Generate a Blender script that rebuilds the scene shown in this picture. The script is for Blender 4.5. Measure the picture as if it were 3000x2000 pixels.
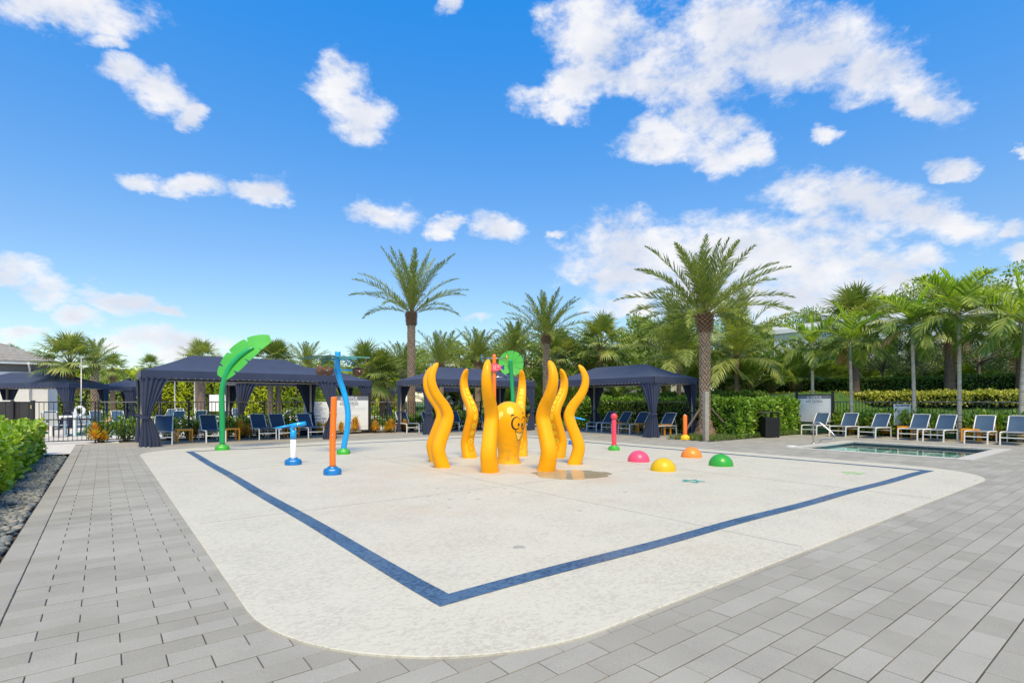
import bpy, bmesh, math, random
import numpy as np
from mathutils import Vector, Matrix

# ------------------------------------------------------------------ scene, camera, sky, sun
for o in list(bpy.data.objects):
    bpy.data.objects.remove(o, do_unlink=True)
SC = bpy.context.scene
COL = SC.collection
R = math.radians
PI = math.pi
rng = random.Random(11)
nrg = np.random.default_rng(5)

# world axes follow the paving: +x along the paver courses, +y along the walk; camera over the origin
FPX, HZ, CAMH, TH = 1538.0, 1176.0, 1.3, R(37.9)
CA, SA = math.cos(TH), math.sin(TH)
def W(X, Y): return (X*CA + Y*SA, -X*SA + Y*CA)          # camera-frame ground offset -> world
def G(px, py, z=0.0):                                     # photo pixel on level ground -> world point
    Y = (CAMH-z)*FPX/(py-HZ); X = (px-1500)/FPX*Y
    e, n = W(X, Y); return Vector((e, n, z))
def D(px, Y, z=0.0):                                      # photo column at a given distance
    e, n = W((px-1500)/FPX*Y, Y); return Vector((e, n, z))
def ZY(py, Y): return CAMH + (HZ-py)/FPX*Y                # height of a photo row at a distance

cam_d = bpy.data.cameras.new('camera'); cam = bpy.data.objects.new('camera', cam_d); COL.objects.link(cam)
cam.location = (0, 0, CAMH); cam.rotation_euler = (R(90), 0, -TH)
cam_d.sensor_width = 36; cam_d.lens = FPX/3000*36; cam_d.shift_y = (HZ-1000)/3000
cam_d.clip_start = 0.05; cam_d.clip_end = 4000
SC.camera = cam
SC.render.engine = 'CYCLES'
SC.render.resolution_x, SC.render.resolution_y = 1024, 682
vs = SC.view_settings; vs.view_transform = 'Standard'; vs.look = 'None'; vs.gamma = 1; vs.use_curve_mapping = False
vs.exposure = 0.5
SC.cycles.max_bounces = 8; SC.cycles.transparent_max_bounces = 8

SUN_EL, SUN_AZ = R(58), R(-120)      # azimuth measured from +x (east) towards +y
sd = bpy.data.lights.new('sun', 'SUN'); so = bpy.data.objects.new('sun', sd); COL.objects.link(so)
sd.energy = 3.5; sd.angle = R(22); sd.color = (1.0, 0.805, 0.45)
sdir = Vector((math.cos(SUN_AZ)*math.cos(SUN_EL), math.sin(SUN_AZ)*math.cos(SUN_EL), math.sin(SUN_EL)))
so.rotation_euler = sdir.to_track_quat('Z', 'Y').to_euler(); so.location = (0, 0, 30)

def pixdir(px, py):
    v = Vector(((px-1500)/FPX, 1.0, (HZ-py)/FPX)); v.normalize()
    e, n = W(v.x, v.y); return Vector((e, n, v.z))

CLOUDS = [  # photo column, row, half width, half height, tilt (deg)
 (230,25,250,75,6),(310,100,80,42,0),(355,215,90,55,0),(460,270,125,66,22),(560,335,55,36,0),
 (990,235,95,80,20),(1050,330,105,80,20),(1305,15,45,45,0),(430,522,60,32,0),(590,540,120,42,5),(770,560,90,42,0),
 (1130,635,105,48,0),(1310,655,60,30,-10),(1450,655,85,50,0),
 (40,800,115,66,10),(140,855,100,48,20),(340,885,120,48,8),(480,920,60,18,0),(225,950,75,38,0),(50,990,90,24,0),(470,1015,230,42,0),
 (2150,110,330,130,0),(2330,150,290,140,8),(1750,110,160,150,20),(1690,20,110,60,0),(1720,250,240,60,-6),(1640,320,100,45,0),(1980,250,200,90,0),
 (2560,220,220,90,12),(2720,300,120,60,20),(2060,350,150,70,0),
 (1940,405,125,62,0),(2110,440,150,60,5),(2190,430,80,50,0),(2420,390,55,32,0),(2820,475,65,38,0),(2985,470,26,22,0),
 (2360,575,150,85,0),(2560,595,235,88,8),(2730,650,210,62,5),
 (1870,775,230,135,0),(2080,750,230,130,0),(2300,765,330,140,3),(2560,795,250,92,5),(2200,865,400,85,0),(2700,760,80,55,0),
 (1640,690,40,18,0),(1695,822,30,14,0),(2985,660,45,26,0),(2985,730,60,40,0),(1850,900,170,34,0),(2900,850,170,50,0),(1390,940,45,14,0),
]
def build_world():
    w = bpy.data.worlds.new('World'); SC.world = w; w.use_nodes = True
    nt = w.node_tree; nt.nodes.clear(); L = nt.links.new
    def N(t, **k):
        n = nt.nodes.new(t)
        for a, b in k.items(): setattr(n, a, b)
        return n
    def math_(op, a, b=None, c=None, clamp=False):
        n = N('ShaderNodeMath', operation=op, use_clamp=clamp)
        for i, x in enumerate((a, b, c)):
            if x is None: continue
            if isinstance(x, (int, float)): n.inputs[i].default_value = x
            else: L(x, n.inputs[i])
        return n.outputs[0]
    def vmath(op, a, b=None):
        n = N('ShaderNodeVectorMath', operation=op)
        for i, x in enumerate((a, b)):
            if x is None: continue
            if isinstance(x, (tuple, list, Vector)): n.inputs[i].default_value = tuple(x)
            else: L(x, n.inputs[i])
        return n
    tc = N('ShaderNodeTexCoord'); Dv = tc.outputs['Generated']
    sky = N('ShaderNodeTexSky', sky_type='NISHITA'); sky.sun_disc = False
    sky.sun_elevation = SUN_EL; sky.sun_rotation = R(90)-SUN_AZ
    sky.altitude = 0; sky.air_density = 1.0; sky.dust_density = 0.35; sky.ozone_density = 2.5
    sz = N('ShaderNodeSeparateXYZ'); L(Dv, sz.inputs[0])
    el = N('ShaderNodeValToRGB'); L(sz.outputs[2], el.inputs[0])      # clear subtropical air: deeper blue overhead, pale near the ground
    el.color_ramp.elements.new(.25)
    for e_, (p_, c_) in zip(el.color_ramp.elements, ((0.0, SKY_LOW), (.25, SKY_MID), (.62, SKY_TOP))): e_.position = p_; e_.color = (*c_, 1)
    hs = N('ShaderNodeMix', data_type='RGBA', blend_type='MULTIPLY'); hs.inputs[0].default_value = 1; hs.clamp_result = False
    L(sky.outputs[0], hs.inputs[6]); L(el.outputs[0], hs.inputs[7])
    # fractal detail shared by every cloud
    nz = N('ShaderNodeTexNoise'); nz.inputs['Scale'].default_value = 7.0; nz.inputs['Detail'].default_value = 8; nz.inputs['Roughness'].default_value = 0.62
    st = vmath('MULTIPLY', Dv, (1, 1, 1.7)); L(st.outputs[0], nz.inputs['Vector'])
    wp = vmath('SUBTRACT', nz.outputs['Color'], (0.5, 0.5, 0.5))
    wq = vmath('MULTIPLY', wp.outputs[0], (0.10, 0.10, 0.10))
    Dw = vmath('ADD', Dv, wq.outputs[0]).outputs[0]
    dens = None; low = None
    for (px, py, hw, hh, tl) in CLOUDS:
        c = pixdir(px, py)
        a = c.cross(Vector((0, 0, 1))).normalized(); b = a.cross(c).normalized()
        jx = (pixdir(px+4, py)-pixdir(px-4, py))/8; jy = (pixdir(px, py+4)-pixdir(px, py-4))/8      # pixels -> direction
        ct, st_ = math.cos(R(tl)), math.sin(R(tl))
        A_ = (jx*ct+jy*st_)*hw*1.1; B_ = (jy*ct-jx*st_)*hh*1.1
        Mi = Matrix(((A_.dot(a), B_.dot(a)), (A_.dot(b), B_.dot(b)))).inverted()                    # dual axes of the blob
        d0 = vmath('SUBTRACT', Dw, c).outputs[0]
        u = vmath('DOT_PRODUCT', d0, a*Mi[0][0]+b*Mi[0][1]).outputs['Value']
        v = vmath('DOT_PRODUCT', d0, a*Mi[1][0]+b*Mi[1][1]).outputs['Value']
        r2 = math_('MULTIPLY_ADD', u, u, math_('MULTIPLY', v, v))
        m = math_('SUBTRACT', 1.0, r2)
        dens = m if dens is None else math_('MAXIMUM', dens, m)
    dens = math_('MAXIMUM', dens, -1.2)
    # the same kind of scattered cumulus over the rest of the sky, outside the picture
    fw = Vector((SA, CA, 0.30)).normalized()
    ang = vmath('DOT_PRODUCT', Dv, tuple(fw)).outputs['Value']
    off = N('ShaderNodeMapRange', interpolation_type='SMOOTHSTEP'); L(ang, off.inputs[0])
    off.inputs[1].default_value = 0.66; off.inputs[2].default_value = 0.5; off.inputs[3].default_value = 0; off.inputs[4].default_value = 1
    n2 = N('ShaderNodeTexNoise'); n2.inputs['Scale'].default_value = 3.2; n2.inputs['Detail'].default_value = 2
    L(st.outputs[0], n2.inputs['Vector'])
    g = math_('MULTIPLY_ADD', n2.outputs['Fac'], 6.0, -3.0)
    g = math_('MULTIPLY_ADD', off.outputs[0], 3.0, math_('ADD', g, -3.0))
    dens = math_('MAXIMUM', dens, g)
    n3 = N('ShaderNodeTexNoise'); n3.inputs['Scale'].default_value = 16.0; n3.inputs['Detail'].default_value = 9; n3.inputs['Roughness'].default_value = 0.66
    L(st.outputs[0], n3.inputs['Vector'])
    d2 = math_('MULTIPLY_ADD', math_('SUBTRACT', n3.outputs['Fac'], 0.51), 3.0, dens)
    cov = N('ShaderNodeMapRange', interpolation_type='SMOOTHSTEP'); L(d2, cov.inputs[0])
    cov.inputs[1].default_value = -0.2; cov.inputs[2].default_value = 1.1
    # thicker middles go a little grey-blue underneath, edges stay white
    n4 = N('ShaderNodeTexNoise'); n4.inputs['Scale'].default_value = 9.0; n4.inputs['Detail'].default_value = 5
    sh_v = vmath('ADD', st.outputs[0], (0.03, -0.02, -0.09)); L(sh_v.outputs[0], n4.inputs['Vector'])
    shd = math_('MULTIPLY_ADD', n4.outputs['Fac'], 1.0, math_('MULTIPLY', dens, 0.28))
    sr = N('ShaderNodeMapRange', interpolation_type='SMOOTHSTEP'); L(shd, sr.inputs[0])
    sr.inputs[1].default_value = 0.52; sr.inputs[2].default_value = 0.92
    cc = N('ShaderNodeMix', data_type='RGBA'); L(sr.outputs[0], cc.inputs[0])
    cc.inputs[6].default_value = (*[x/SKY_STR for x in (0.70, 0.695, 0.70)], 1); cc.inputs[7].default_value = (*[x/SKY_STR for x in (0.53, 0.555, 0.62)], 1)
    mix = N('ShaderNodeMix', data_type='RGBA')
    fac = math_('MULTIPLY', cov.outputs[0], 0.96)
    L(fac, mix.inputs[0]); L(hs.outputs[2], mix.inputs[6]); L(cc.outputs[2], mix.inputs[7])
    bg = N('ShaderNodeBackground'); bg.inputs[1].default_value = SKY_STR; L(mix.outputs[2], bg.inputs[0])
    out = N('ShaderNodeOutputWorld'); L(bg.outputs[0], out.inputs[0])
SKY_STR = 0.12
SKY_LOW, SKY_MID, SKY_TOP = (1.02, .96, .86), (.77, .99, 1.12), (.17, 1.14, 1.8)
build_world()

# ------------------------------------------------------------------ materials
def hexl(h):
    h = h.lstrip('#'); r = [int(h[i:i+2], 16)/255 for i in (0, 2, 4)]
    return tuple((c/12.92 if c <= .04045 else ((c+.055)/1.055)**2.4) for c in r)
def newmat(name):
    m = bpy.data.materials.new(name); m.use_nodes = True
    nt = m.node_tree; b = nt.nodes['Principled BSDF']
    return m, nt, b
def ramp(nt, stops):
    r = nt.nodes.new('ShaderNodeValToRGB'); e = r.color_ramp.elements
    while len(e) < len(stops): e.new(0.5)
    for el, (p, c) in zip(e, stops): el.position = p; el.color = (*c, 1)
    return r
def plain(name, col, rough=.5, metal=0, var=.08, nscale=6, bump=0, bscale=60, coat=0, spec=.5, dirt=None):
    """painted/solid surface: base colour with soft noise variation, optional fine relief and dirt"""
    m, nt, b = newmat(name); L = nt.links.new
    tc = nt.nodes.new('ShaderNodeTexCoord')
    n = nt.nodes.new('ShaderNodeTexNoise'); n.inputs['Scale'].default_value = nscale; n.inputs['Detail'].default_value = 5
    L(tc.outputs['Object'], n.inputs['Vector'])
    lo = tuple(c*(1-var) for c in col); hi = tuple(min(1, c*(1+var)) for c in col)
    st = [(.3, lo), (.7, hi)]
    r = ramp(nt, st); L(n.outputs['Fac'], r.inputs[0])
    src = r.outputs[0]
    if dirt:
        n2 = nt.nodes.new('ShaderNodeTexNoise'); n2.inputs['Scale'].default_value = nscale*2.3; n2.inputs['Detail'].default_value = 7; n2.inputs['Roughness'].default_value = .7
        L(tc.outputs['Object'], n2.inputs['Vector'])
        rr = ramp(nt, [(.5, (0, 0, 0)), (.75, (1, 1, 1))]); L(n2.outputs['Fac'], rr.inputs[0])
        mx = nt.nodes.new('ShaderNodeMix'); mx.data_type = 'RGBA'; mx.inputs[7].default_value = (*dirt, 1)
        mul = nt.nodes.new('ShaderNodeMath'); mul.operation = 'MULTIPLY'; mul.inputs[1].default_value = .55; L(rr.outputs[0], mul.inputs[0])
        L(mul.outputs[0], mx.inputs[0]); L(src, mx.inputs[6]); src = mx.outputs[2]
    L(src, b.inputs['Base Color'])
    b.inputs['Roughness'].default_value = rough; b.inputs['Metallic'].default_value = metal
    b.inputs['Coat Weight'].default_value = coat; b.inputs['Coat Roughness'].default_value = .12
    b.inputs['Specular IOR Level'].default_value = spec
    if bump:
        n3 = nt.nodes.new('ShaderNodeTexNoise'); n3.inputs['Scale'].default_value = bscale; n3.inputs['Detail'].default_value = 4
        L(tc.outputs['Object'], n3.inputs['Vector'])
        bp = nt.nodes.new('ShaderNodeBump'); bp.inputs['Strength'].default_value = bump; bp.inputs['Distance'].default_value = .01
        L(n3.outputs['Fac'], bp.inputs['Height']); L(bp.outputs[0], b.inputs['Normal'])
    return m
def foliage(name, cols, rough=.45, trans=.3, objrand=.0, spec=.4):
    """leaf surface: one tint per leaf (mesh island), thin and partly translucent"""
    m, nt, b = newmat(name); L = nt.links.new
    ge = nt.nodes.new('ShaderNodeNewGeometry')
    src = ge.outputs['Random Per Island']
    if objrand:
        oi = nt.nodes.new('ShaderNodeObjectInfo')
        a = nt.nodes.new('ShaderNodeMath'); a.operation = 'MULTIPLY_ADD'; a.inputs[1].default_value = objrand; L(oi.outputs['Random'], a.inputs[0])
        s = nt.nodes.new('ShaderNodeMath'); s.operation = 'MULTIPLY'; s.inputs[1].default_value = 1-objrand; L(src, s.inputs[0])
        L(s.outputs[0], a.inputs[2]); src = a.outputs[0]
    k = len(cols); cols = [(min(.6, c[0]*1.52), min(.6, c[1]*1.42), c[2]*1.35) for c in cols] if trans > 0 else cols
    r = ramp(nt, [((i+.2)/(k-.4) if k > 1 else .5, c) for i, c in enumerate(cols)]); L(src, r.inputs[0])
    L(r.outputs[0], b.inputs['Base Color']); b.inputs['Roughness'].default_value = rough
    b.inputs['Specular IOR Level'].default_value = spec
    t = nt.nodes.new('ShaderNodeBsdfTranslucent')
    br = nt.nodes.new('ShaderNodeMix'); br.data_type = 'RGBA'; br.blend_type = 'MULTIPLY'; br.inputs[0].default_value = 1; br.inputs[7].default_value = (1.5, 1.6, .7, 1)
    L(r.outputs[0], br.inputs[6]); L(br.outputs[2], t.inputs['Color'])
    mx = nt.nodes.new('ShaderNodeMixShader'); mx.inputs[0].default_value = trans
    L(b.outputs[0], mx.inputs[1]); L(t.outputs[0], mx.inputs[2])
    L(mx.outputs[0], nt.nodes['Material Output'].inputs['Surface'])
    return m

# ------------------------------------------------------------------ mesh helpers
class MB:
    def __init__(s): s.v = []; s.f = []; s.m = []; s.s = []
    def face(s, ids, m=0, sm=False): s.f.append(tuple(ids)); s.m.append(m); s.s.append(sm)
    def add(s, pts): b = len(s.v); s.v.extend([tuple(p) for p in pts]); return b
    def poly(s, pts, m=0, sm=False): b = s.add(pts); s.face(range(b, b+len(pts)), m, sm)
    def box(s, c, d, m=0, rz=0, M=None, bev=0):
        x, y, z = (k/2 for k in d); out = []
        for sx, sy, sz in ((-1,-1,-1),(1,-1,-1),(1,1,-1),(-1,1,-1),(-1,-1,1),(1,-1,1),(1,1,1),(-1,1,1)):
            p = Vector((sx*x, sy*y, sz*z))
            if M: p = M @ p
            elif rz: p = Vector((p.x*math.cos(rz)-p.y*math.sin(rz), p.x*math.sin(rz)+p.y*math.cos(rz), p.z))
            out.append(p+Vector(c))
        b = s.add(out)
        for q in ((0,3,2,1),(4,5,6,7),(0,1,5,4),(1,2,6,5),(2,3,7,6),(3,0,4,7)): s.face([b+i for i in q], m)
        return s
    def tube(s, path, rad, n=8, m=0, cap=True, sm=True, flat=None):
        path = [Vector(p) for p in path]; k = len(path)
        if not hasattr(rad, '__len__'): rad = [rad]*k
        T = [(path[min(i+1, k-1)]-path[max(i-1, 0)]).normalized() for i in range(k)]
        up = Vector((0, 0, 1)) if abs(T[0].z) < .9 else Vector((1, 0, 0))
        A = T[0].cross(up).normalized(); rings = []
        for i in range(k):
            A = (A - T[i]*A.dot(T[i])).normalized(); B = T[i].cross(A)
            off = PI/4 if n == 4 else 0
            fx, fy = flat if flat else (1, 1)
            rings.append(s.add([path[i]+(A*math.cos(2*PI*j/n+off)*fx+B*math.sin(2*PI*j/n+off)*fy)*rad[i] for j in range(n)]))
        for i in range(k-1):
            for j in range(n):
                s.face((rings[i]+j, rings[i]+(j+1) % n, rings[i+1]+(j+1) % n, rings[i+1]+j), m, sm)
        if cap:
            s.face([rings[0]+j for j in reversed(range(n))], m); s.face([rings[-1]+j for j in range(n)], m)
        return s
    def lathe(s, prof, n=24, c=(0, 0, 0), m=0, sm=True):
        """prof: list of (r, z); r == 0 closes with a pole"""
        rows = []
        for r, z in prof:
            if r < 1e-6: rows.append((s.add([(c[0], c[1], c[2]+z)]), 1))
            else: rows.append((s.add([(c[0]+r*math.cos(2*PI*j/n), c[1]+r*math.sin(2*PI*j/n), c[2]+z) for j in range(n)]), n))
        for (a, na), (b, nb) in zip(rows, rows[1:]):
            for j in range(n):
                j2 = (j+1) % n
                if na == 1 and nb == 1: continue
                if na == 1: s.face((a, b+j2, b+j), m, sm)     # orientation is irrelevant for shading
                elif nb == 1: s.face((a+j, a+j2, b), m, sm)
                else: s.face((a+j, a+j2, b+j2, b+j), m, sm)
        return s
    def grid(s, rows, m=0, sm=True, close=False):
        ids = [s.add(r) for r in rows]; n = len(rows[0])
        for i in range(len(rows)-1):
            for j in range(n if close else n-1):
                s.face((ids[i]+j, ids[i]+(j+1) % n, ids[i+1]+(j+1) % n, ids[i+1]+j), m, sm)
        return s
    def prism(s, pts, h, m=0, M=None):
        """extrude an outline (x,y list) by h along z, both caps"""
        n = len(pts); M = M or Matrix.Identity(4)
        b = s.add([M @ Vector((x, y, 0)) for x, y in pts]); t = s.add([M @ Vector((x, y, h)) for x, y in pts])
        s.face([b+i for i in reversed(range(n))], m); s.face([t+i for i in range(n)], m)
        for i in range(n): s.face((b+i, b+(i+1) % n, t+(i+1) % n, t+i), m)
        return s
    def mesh(s, name, mats):
        me = bpy.data.meshes.new(name); me.from_pydata(s.v, [], s.f)
        for mt in (mats if isinstance(mats, (list, tuple)) else [mats]): me.materials.append(mt)
        me.polygons.foreach_set('material_index', s.m); me.polygons.foreach_set('use_smooth', s.s)
        me.update(); return me
    def build(s, name, mats, parent=None, loc=(0, 0, 0), rz=0):
        return put(name, s.mesh(name, mats), parent, loc, rz)

def put(name, me, parent=None, loc=(0, 0, 0), rz=0, rot=None):
    o = bpy.data.objects.new(name, me); COL.objects.link(o)
    o.location = loc; o.rotation_euler = rot if rot else (0, 0, rz)
    if parent: o.parent = parent
    return o
def tag(o, label, cat, group=None):
    o['label'] = label; o['category'] = cat
    if group: o['group'] = group
    return o
def thing(name, label, cat, loc=(0, 0, 0), rz=0, group=None):
    o = bpy.data.objects.new(name, None); COL.objects.link(o); o.empty_display_size = .1
    o.location = loc; o.rotation_euler = (0, 0, rz)
    return tag(o, label, cat, group)
def struct(o): o['kind'] = 'structure'; return o
def stuff(o): o['kind'] = 'stuff'; return o
KIDS = {}
def kids(o):
    return [c for c in bpy.data.objects if c.parent == o]
def copy_tree(o, tree=None):
    """copy a thing with its parts and sub-parts, sharing mesh data"""
    tree = tree if tree is not None else collect(o)
    r = o.copy(); COL.objects.link(r)
    for ch, sub in tree:
        c = ch.copy(); COL.objects.link(c); c.parent = r
        for g, _ in sub:
            d = g.copy(); COL.objects.link(d); d.parent = c
    return r
def collect(o): return [(c, collect(c)) for c in kids(o)]

KITE = np.array([(0, 0), (.45, .5), (1, 0), (.45, -.5)], float)
OVAL = np.array([(0, 0), (.3, .4), (.65, .5), (.92, .28), (1, 0), (.92, -.28), (.65, -.5), (.3, -.4)], float)
def leafmesh(name, pos, ax, nr, Ln, Wd, mat, shape=KITE, cup=0.0):
    """one flat leaf per row: pos base, ax along the leaf, nr roughly its normal"""
    pos = np.asarray(pos, float); N = len(pos)
    ax = ax/np.linalg.norm(ax, axis=1, keepdims=True)
    sd_ = np.cross(nr, ax); sd_ /= np.linalg.norm(sd_, axis=1, keepdims=True)+1e-9
    nn = np.cross(ax, sd_)
    Ln = np.broadcast_to(np.asarray(Ln, float), (N,)); Wd = np.broadcast_to(np.asarray(Wd, float), (N,))
    k = len(shape)
    u = shape[:, 0][None, :, None]; v = shape[:, 1][None, :, None]
    P = pos[:, None, :] + ax[:, None, :]*u*Ln[:, None, None] + sd_[:, None, :]*v*Wd[:, None, None] + nn[:, None, :]*(np.abs(v)*cup)*Wd[:, None, None]
    return polysoup(name, P.reshape(-1, 3), k, mat)
def polysoup(name, P, k, mat):
    N = len(P)//k
    me = bpy.data.meshes.new(name); me.vertices.add(len(P)); me.vertices.foreach_set('co', P.astype(np.float32).ravel())
    me.loops.add(N*k); me.loops.foreach_set('vertex_index', np.arange(N*k, dtype=np.int32))
    me.polygons.add(N); me.polygons.foreach_set('loop_start', np.arange(0, N*k, k, dtype=np.int32)); me.polygons.foreach_set('loop_total', np.full(N, k, dtype=np.int32))
    me.materials.append(mat); me.update(calc_edges=True); me.validate(); return me
def runit(n):
    v = nrg.normal(size=(n, 3)); return v/np.linalg.norm(v, axis=1, keepdims=True)
def sstep(a, b, x):
    t = min(1, max(0, (x-a)/(b-a))); return t*t*(3-2*t)
# ------------------------------------------------------------------ ground, deck, splash pad, wading pool
def berm_z(e, n):
    be = 24.4 - 4.6*sstep(9.3, 11.2, n)
    d = e - be
    return 1.75*sstep(0, 8.5, d)*(1-sstep(26, 40, n)*.6) if d > 0 else 0.0

def noise_ground(name, stops, scale, bump=.3, rough=.95, bscale=40):
    m, nt, b = newmat(name); L = nt.links.new
    tc = nt.nodes.new('ShaderNodeTexCoord')
    n = nt.nodes.new('ShaderNodeTexNoise'); n.inputs['Scale'].default_value = scale; n.inputs['Detail'].default_value = 8; n.inputs['Roughness'].default_value = .65
    L(tc.outputs['Object'], n.inputs['Vector'])
    r = ramp(nt, stops); L(n.outputs['Fac'], r.inputs[0]); L(r.outputs[0], b.inputs['Base Color'])
    b.inputs['Roughness'].default_value = rough
    n2 = nt.nodes.new('ShaderNodeTexNoise'); n2.inputs['Scale'].default_value = bscale; n2.inputs['Detail'].default_value = 5
    L(tc.outputs['Object'], n2.inputs['Vector'])
    bp = nt.nodes.new('ShaderNodeBump'); bp.inputs['Strength'].default_value = bump; bp.inputs['Distance'].default_value = .02
    L(n2.outputs['Fac'], bp.inputs['Height']); L(bp.outputs[0], b.inputs['Normal'])
    return m
M_lawn = noise_ground('lawn', [(.3, (.03, .075, .012)), (.7, (.07, .15, .025))], 3, .5)
M_soil = noise_ground('soil', [(.3, (.035, .024, .016)), (.6, (.075, .05, .034)), (.8, (.14, .10, .07))], 14, .8, bscale=70)
M_joint = noise_ground('joint_sand', [(.3, (.03, .03, .03)), (.7, (.07, .068, .065))], 30, .4)
M_terrace = noise_ground('pale_terrace', [(.3, (.50, .47, .43)), (.7, (.60, .57, .53))], 6, .1)

def paver_mat():
    m, nt, b = newmat('concrete_paver'); L = nt.links.new
    ge = nt.nodes.new('ShaderNodeNewGeometry'); oi = nt.nodes.new('ShaderNodeObjectInfo'); tc = nt.nodes.new('ShaderNodeTexCoord')
    ad = nt.nodes.new('ShaderNodeMath'); ad.operation = 'ADD'; L(ge.outputs['Random Per Island'], ad.inputs[0]); L(oi.outputs['Random'], ad.inputs[1])
    fr = nt.nodes.new('ShaderNodeMath'); fr.operation = 'FRACT'; L(ad.outputs[0], fr.inputs[0])
    r = ramp(nt, [(0, (.292, .279, .247)), (.35, (.316, .303, .271)), (.7, (.334, .322, .290)), (1, (.358, .346, .314))]); L(fr.outputs[0], r.inputs[0])
    n = nt.nodes.new('ShaderNodeTexNoise'); n.inputs['Scale'].default_value = 160; n.inputs['Detail'].default_value = 4; n.inputs['Roughness'].default_value = .7
    L(ge.outputs['Position'], n.inputs['Vector'])
    n2 = nt.nodes.new('ShaderNodeTexNoise'); n2.inputs['Scale'].default_value = 1.1; n2.inputs['Detail'].default_value = 7; n2.inputs['Roughness'].default_value = .62
    L(ge.outputs['Position'], n2.inputs['Vector'])
    r1 = ramp(nt, [(.3, (.74, .74, .74)), (.55, (1, 1, 1)), (.8, (1.22, 1.22, 1.22))]); L(n.outputs['Fac'], r1.inputs[0])
    r2 = ramp(nt, [(.3, (.86, .855, .85)), (.7, (1.1, 1.1, 1.1))]); L(n2.outputs['Fac'], r2.inputs[0])
    a = nt.nodes.new('ShaderNodeMix'); a.data_type = 'RGBA'; a.blend_type = 'MULTIPLY'; a.inputs[0].default_value = 1; L(r.outputs[0], a.inputs[6]); L(r1.outputs[0], a.inputs[7])
    c = nt.nodes.new('ShaderNodeMix'); c.data_type = 'RGBA'; c.blend_type = 'MULTIPLY'; c.inputs[0].default_value = 1; L(a.outputs[2], c.inputs[6]); L(r2.outputs[0], c.inputs[7])
    L(c.outputs[2], b.inputs['Base Color']); b.inputs['Roughness'].default_value = .82
    bp = nt.nodes.new('ShaderNodeBump'); bp.inputs['Strength'].default_value = .35; bp.inputs['Distance'].default_value = .004
    L(n.outputs['Fac'], bp.inputs['Height']); L(bp.outputs[0], b.inputs['Normal'])
    return m
M_paver = paver_mat()

def pad_mat(name, lo, mid, hi, stain):
    """knock-down textured coating: smooth flattened patches over a rough granular base"""
    m, nt, b = newmat(name); L = nt.links.new
    tc = nt.nodes.new('ShaderNodeTexCoord'); v = tc.outputs['Object']
    n = nt.nodes.new('ShaderNodeTexNoise'); n.inputs['Scale'].default_value = 34; n.inputs['Detail'].default_value = 5; n.inputs['Roughness'].default_value = .62; n.inputs['Distortion'].default_value = .8
    mp = nt.nodes.new('ShaderNodeMapping'); mp.inputs['Rotation'].default_value = (0, 0, R(38)); mp.inputs['Scale'].default_value = (.75, 1.25, 1); L(v, mp.inputs[0]); L(mp.outputs[0], n.inputs['Vector'])
    big = nt.nodes.new('ShaderNodeTexNoise'); big.inputs['Scale'].default_value = 1.6; big.inputs['Detail'].default_value = 5; L(v, big.inputs['Vector'])
    ad = nt.nodes.new('ShaderNodeMath'); ad.operation = 'MULTIPLY_ADD'; ad.inputs[1].default_value = .28; L(big.outputs['Fac'], ad.inputs[0])
    sb = nt.nodes.new('ShaderNodeMath'); sb.operation = 'ADD'; sb.inputs[1].default_value = -.14; L(n.outputs['Fac'], sb.inputs[0]); L(sb.outputs[0], ad.inputs[2])
    r = ramp(nt, [(.30, lo), (.455, mid), (.50, hi), (.75, tuple(min(1, c*1.03) for c in hi))]); L(ad.outputs[0], r.inputs[0])
    # faint rusty / grey water stains where the jets stand
    s = nt.nodes.new('ShaderNodeTexNoise'); s.inputs['Scale'].default_value = .55; s.inputs['Detail'].default_value = 6; s.inputs['Roughness'].default_value = .6; L(v, s.inputs['Vector'])
    rs = ramp(nt, [(.5, (0, 0, 0)), (.72, (1, 1, 1))]); L(s.outputs['Fac'], rs.inputs[0])
    c0 = D(1480, 9.4)
    gr = nt.nodes.new('ShaderNodeVectorMath'); gr.operation = 'DISTANCE'; L(v, gr.inputs[0]); gr.inputs[1].default_value = (c0.x, c0.y, 0)
    mr = nt.nodes.new('ShaderNodeMapRange'); L(gr.outputs['Value'], mr.inputs[0]); mr.inputs[1].default_value = 4.2; mr.inputs[2].default_value = .6; mr.inputs[3].default_value = .13; mr.inputs[4].default_value = stain
    ml = nt.nodes.new('ShaderNodeMath'); ml.operation = 'MULTIPLY'; L(rs.outputs[0], ml.inputs[0]); L(mr.outputs[0], ml.inputs[1])
    mx = nt.nodes.new('ShaderNodeMix'); mx.data_type = 'RGBA'; L(ml.outputs[0], mx.inputs[0]); L(r.outputs[0], mx.inputs[6]); mx.inputs[7].default_value = (.50, .33, .20, 1)
    L(mx.outputs[2], b.inputs['Base Color']); b.inputs['Roughness'].default_value = .62
    bp = nt.nodes.new('ShaderNodeBump'); bp.inputs['Strength'].default_value = .5; bp.inputs['Distance'].default_value = .004
    L(r.outputs[0], bp.inputs['Height']); L(bp.outputs[0], b.inputs['Normal'])
    return m
M_pad = pad_mat('splash_coating', (.425, .402, .338), (.475, .452, .382), (.535, .51, .43), .7)
M_blue = pad_mat('blue_coating', (.018, .045, .10), (.028, .068, .145), (.06, .125, .225), .0)

# base ground out to the horizon
b = MB(); b.poly([(-900, -900, -.5), (900, -900, -.5), (900, 900, -.5), (-900, 900, -.5)])
g = struct(b.build('ground', M_lawn))
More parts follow.
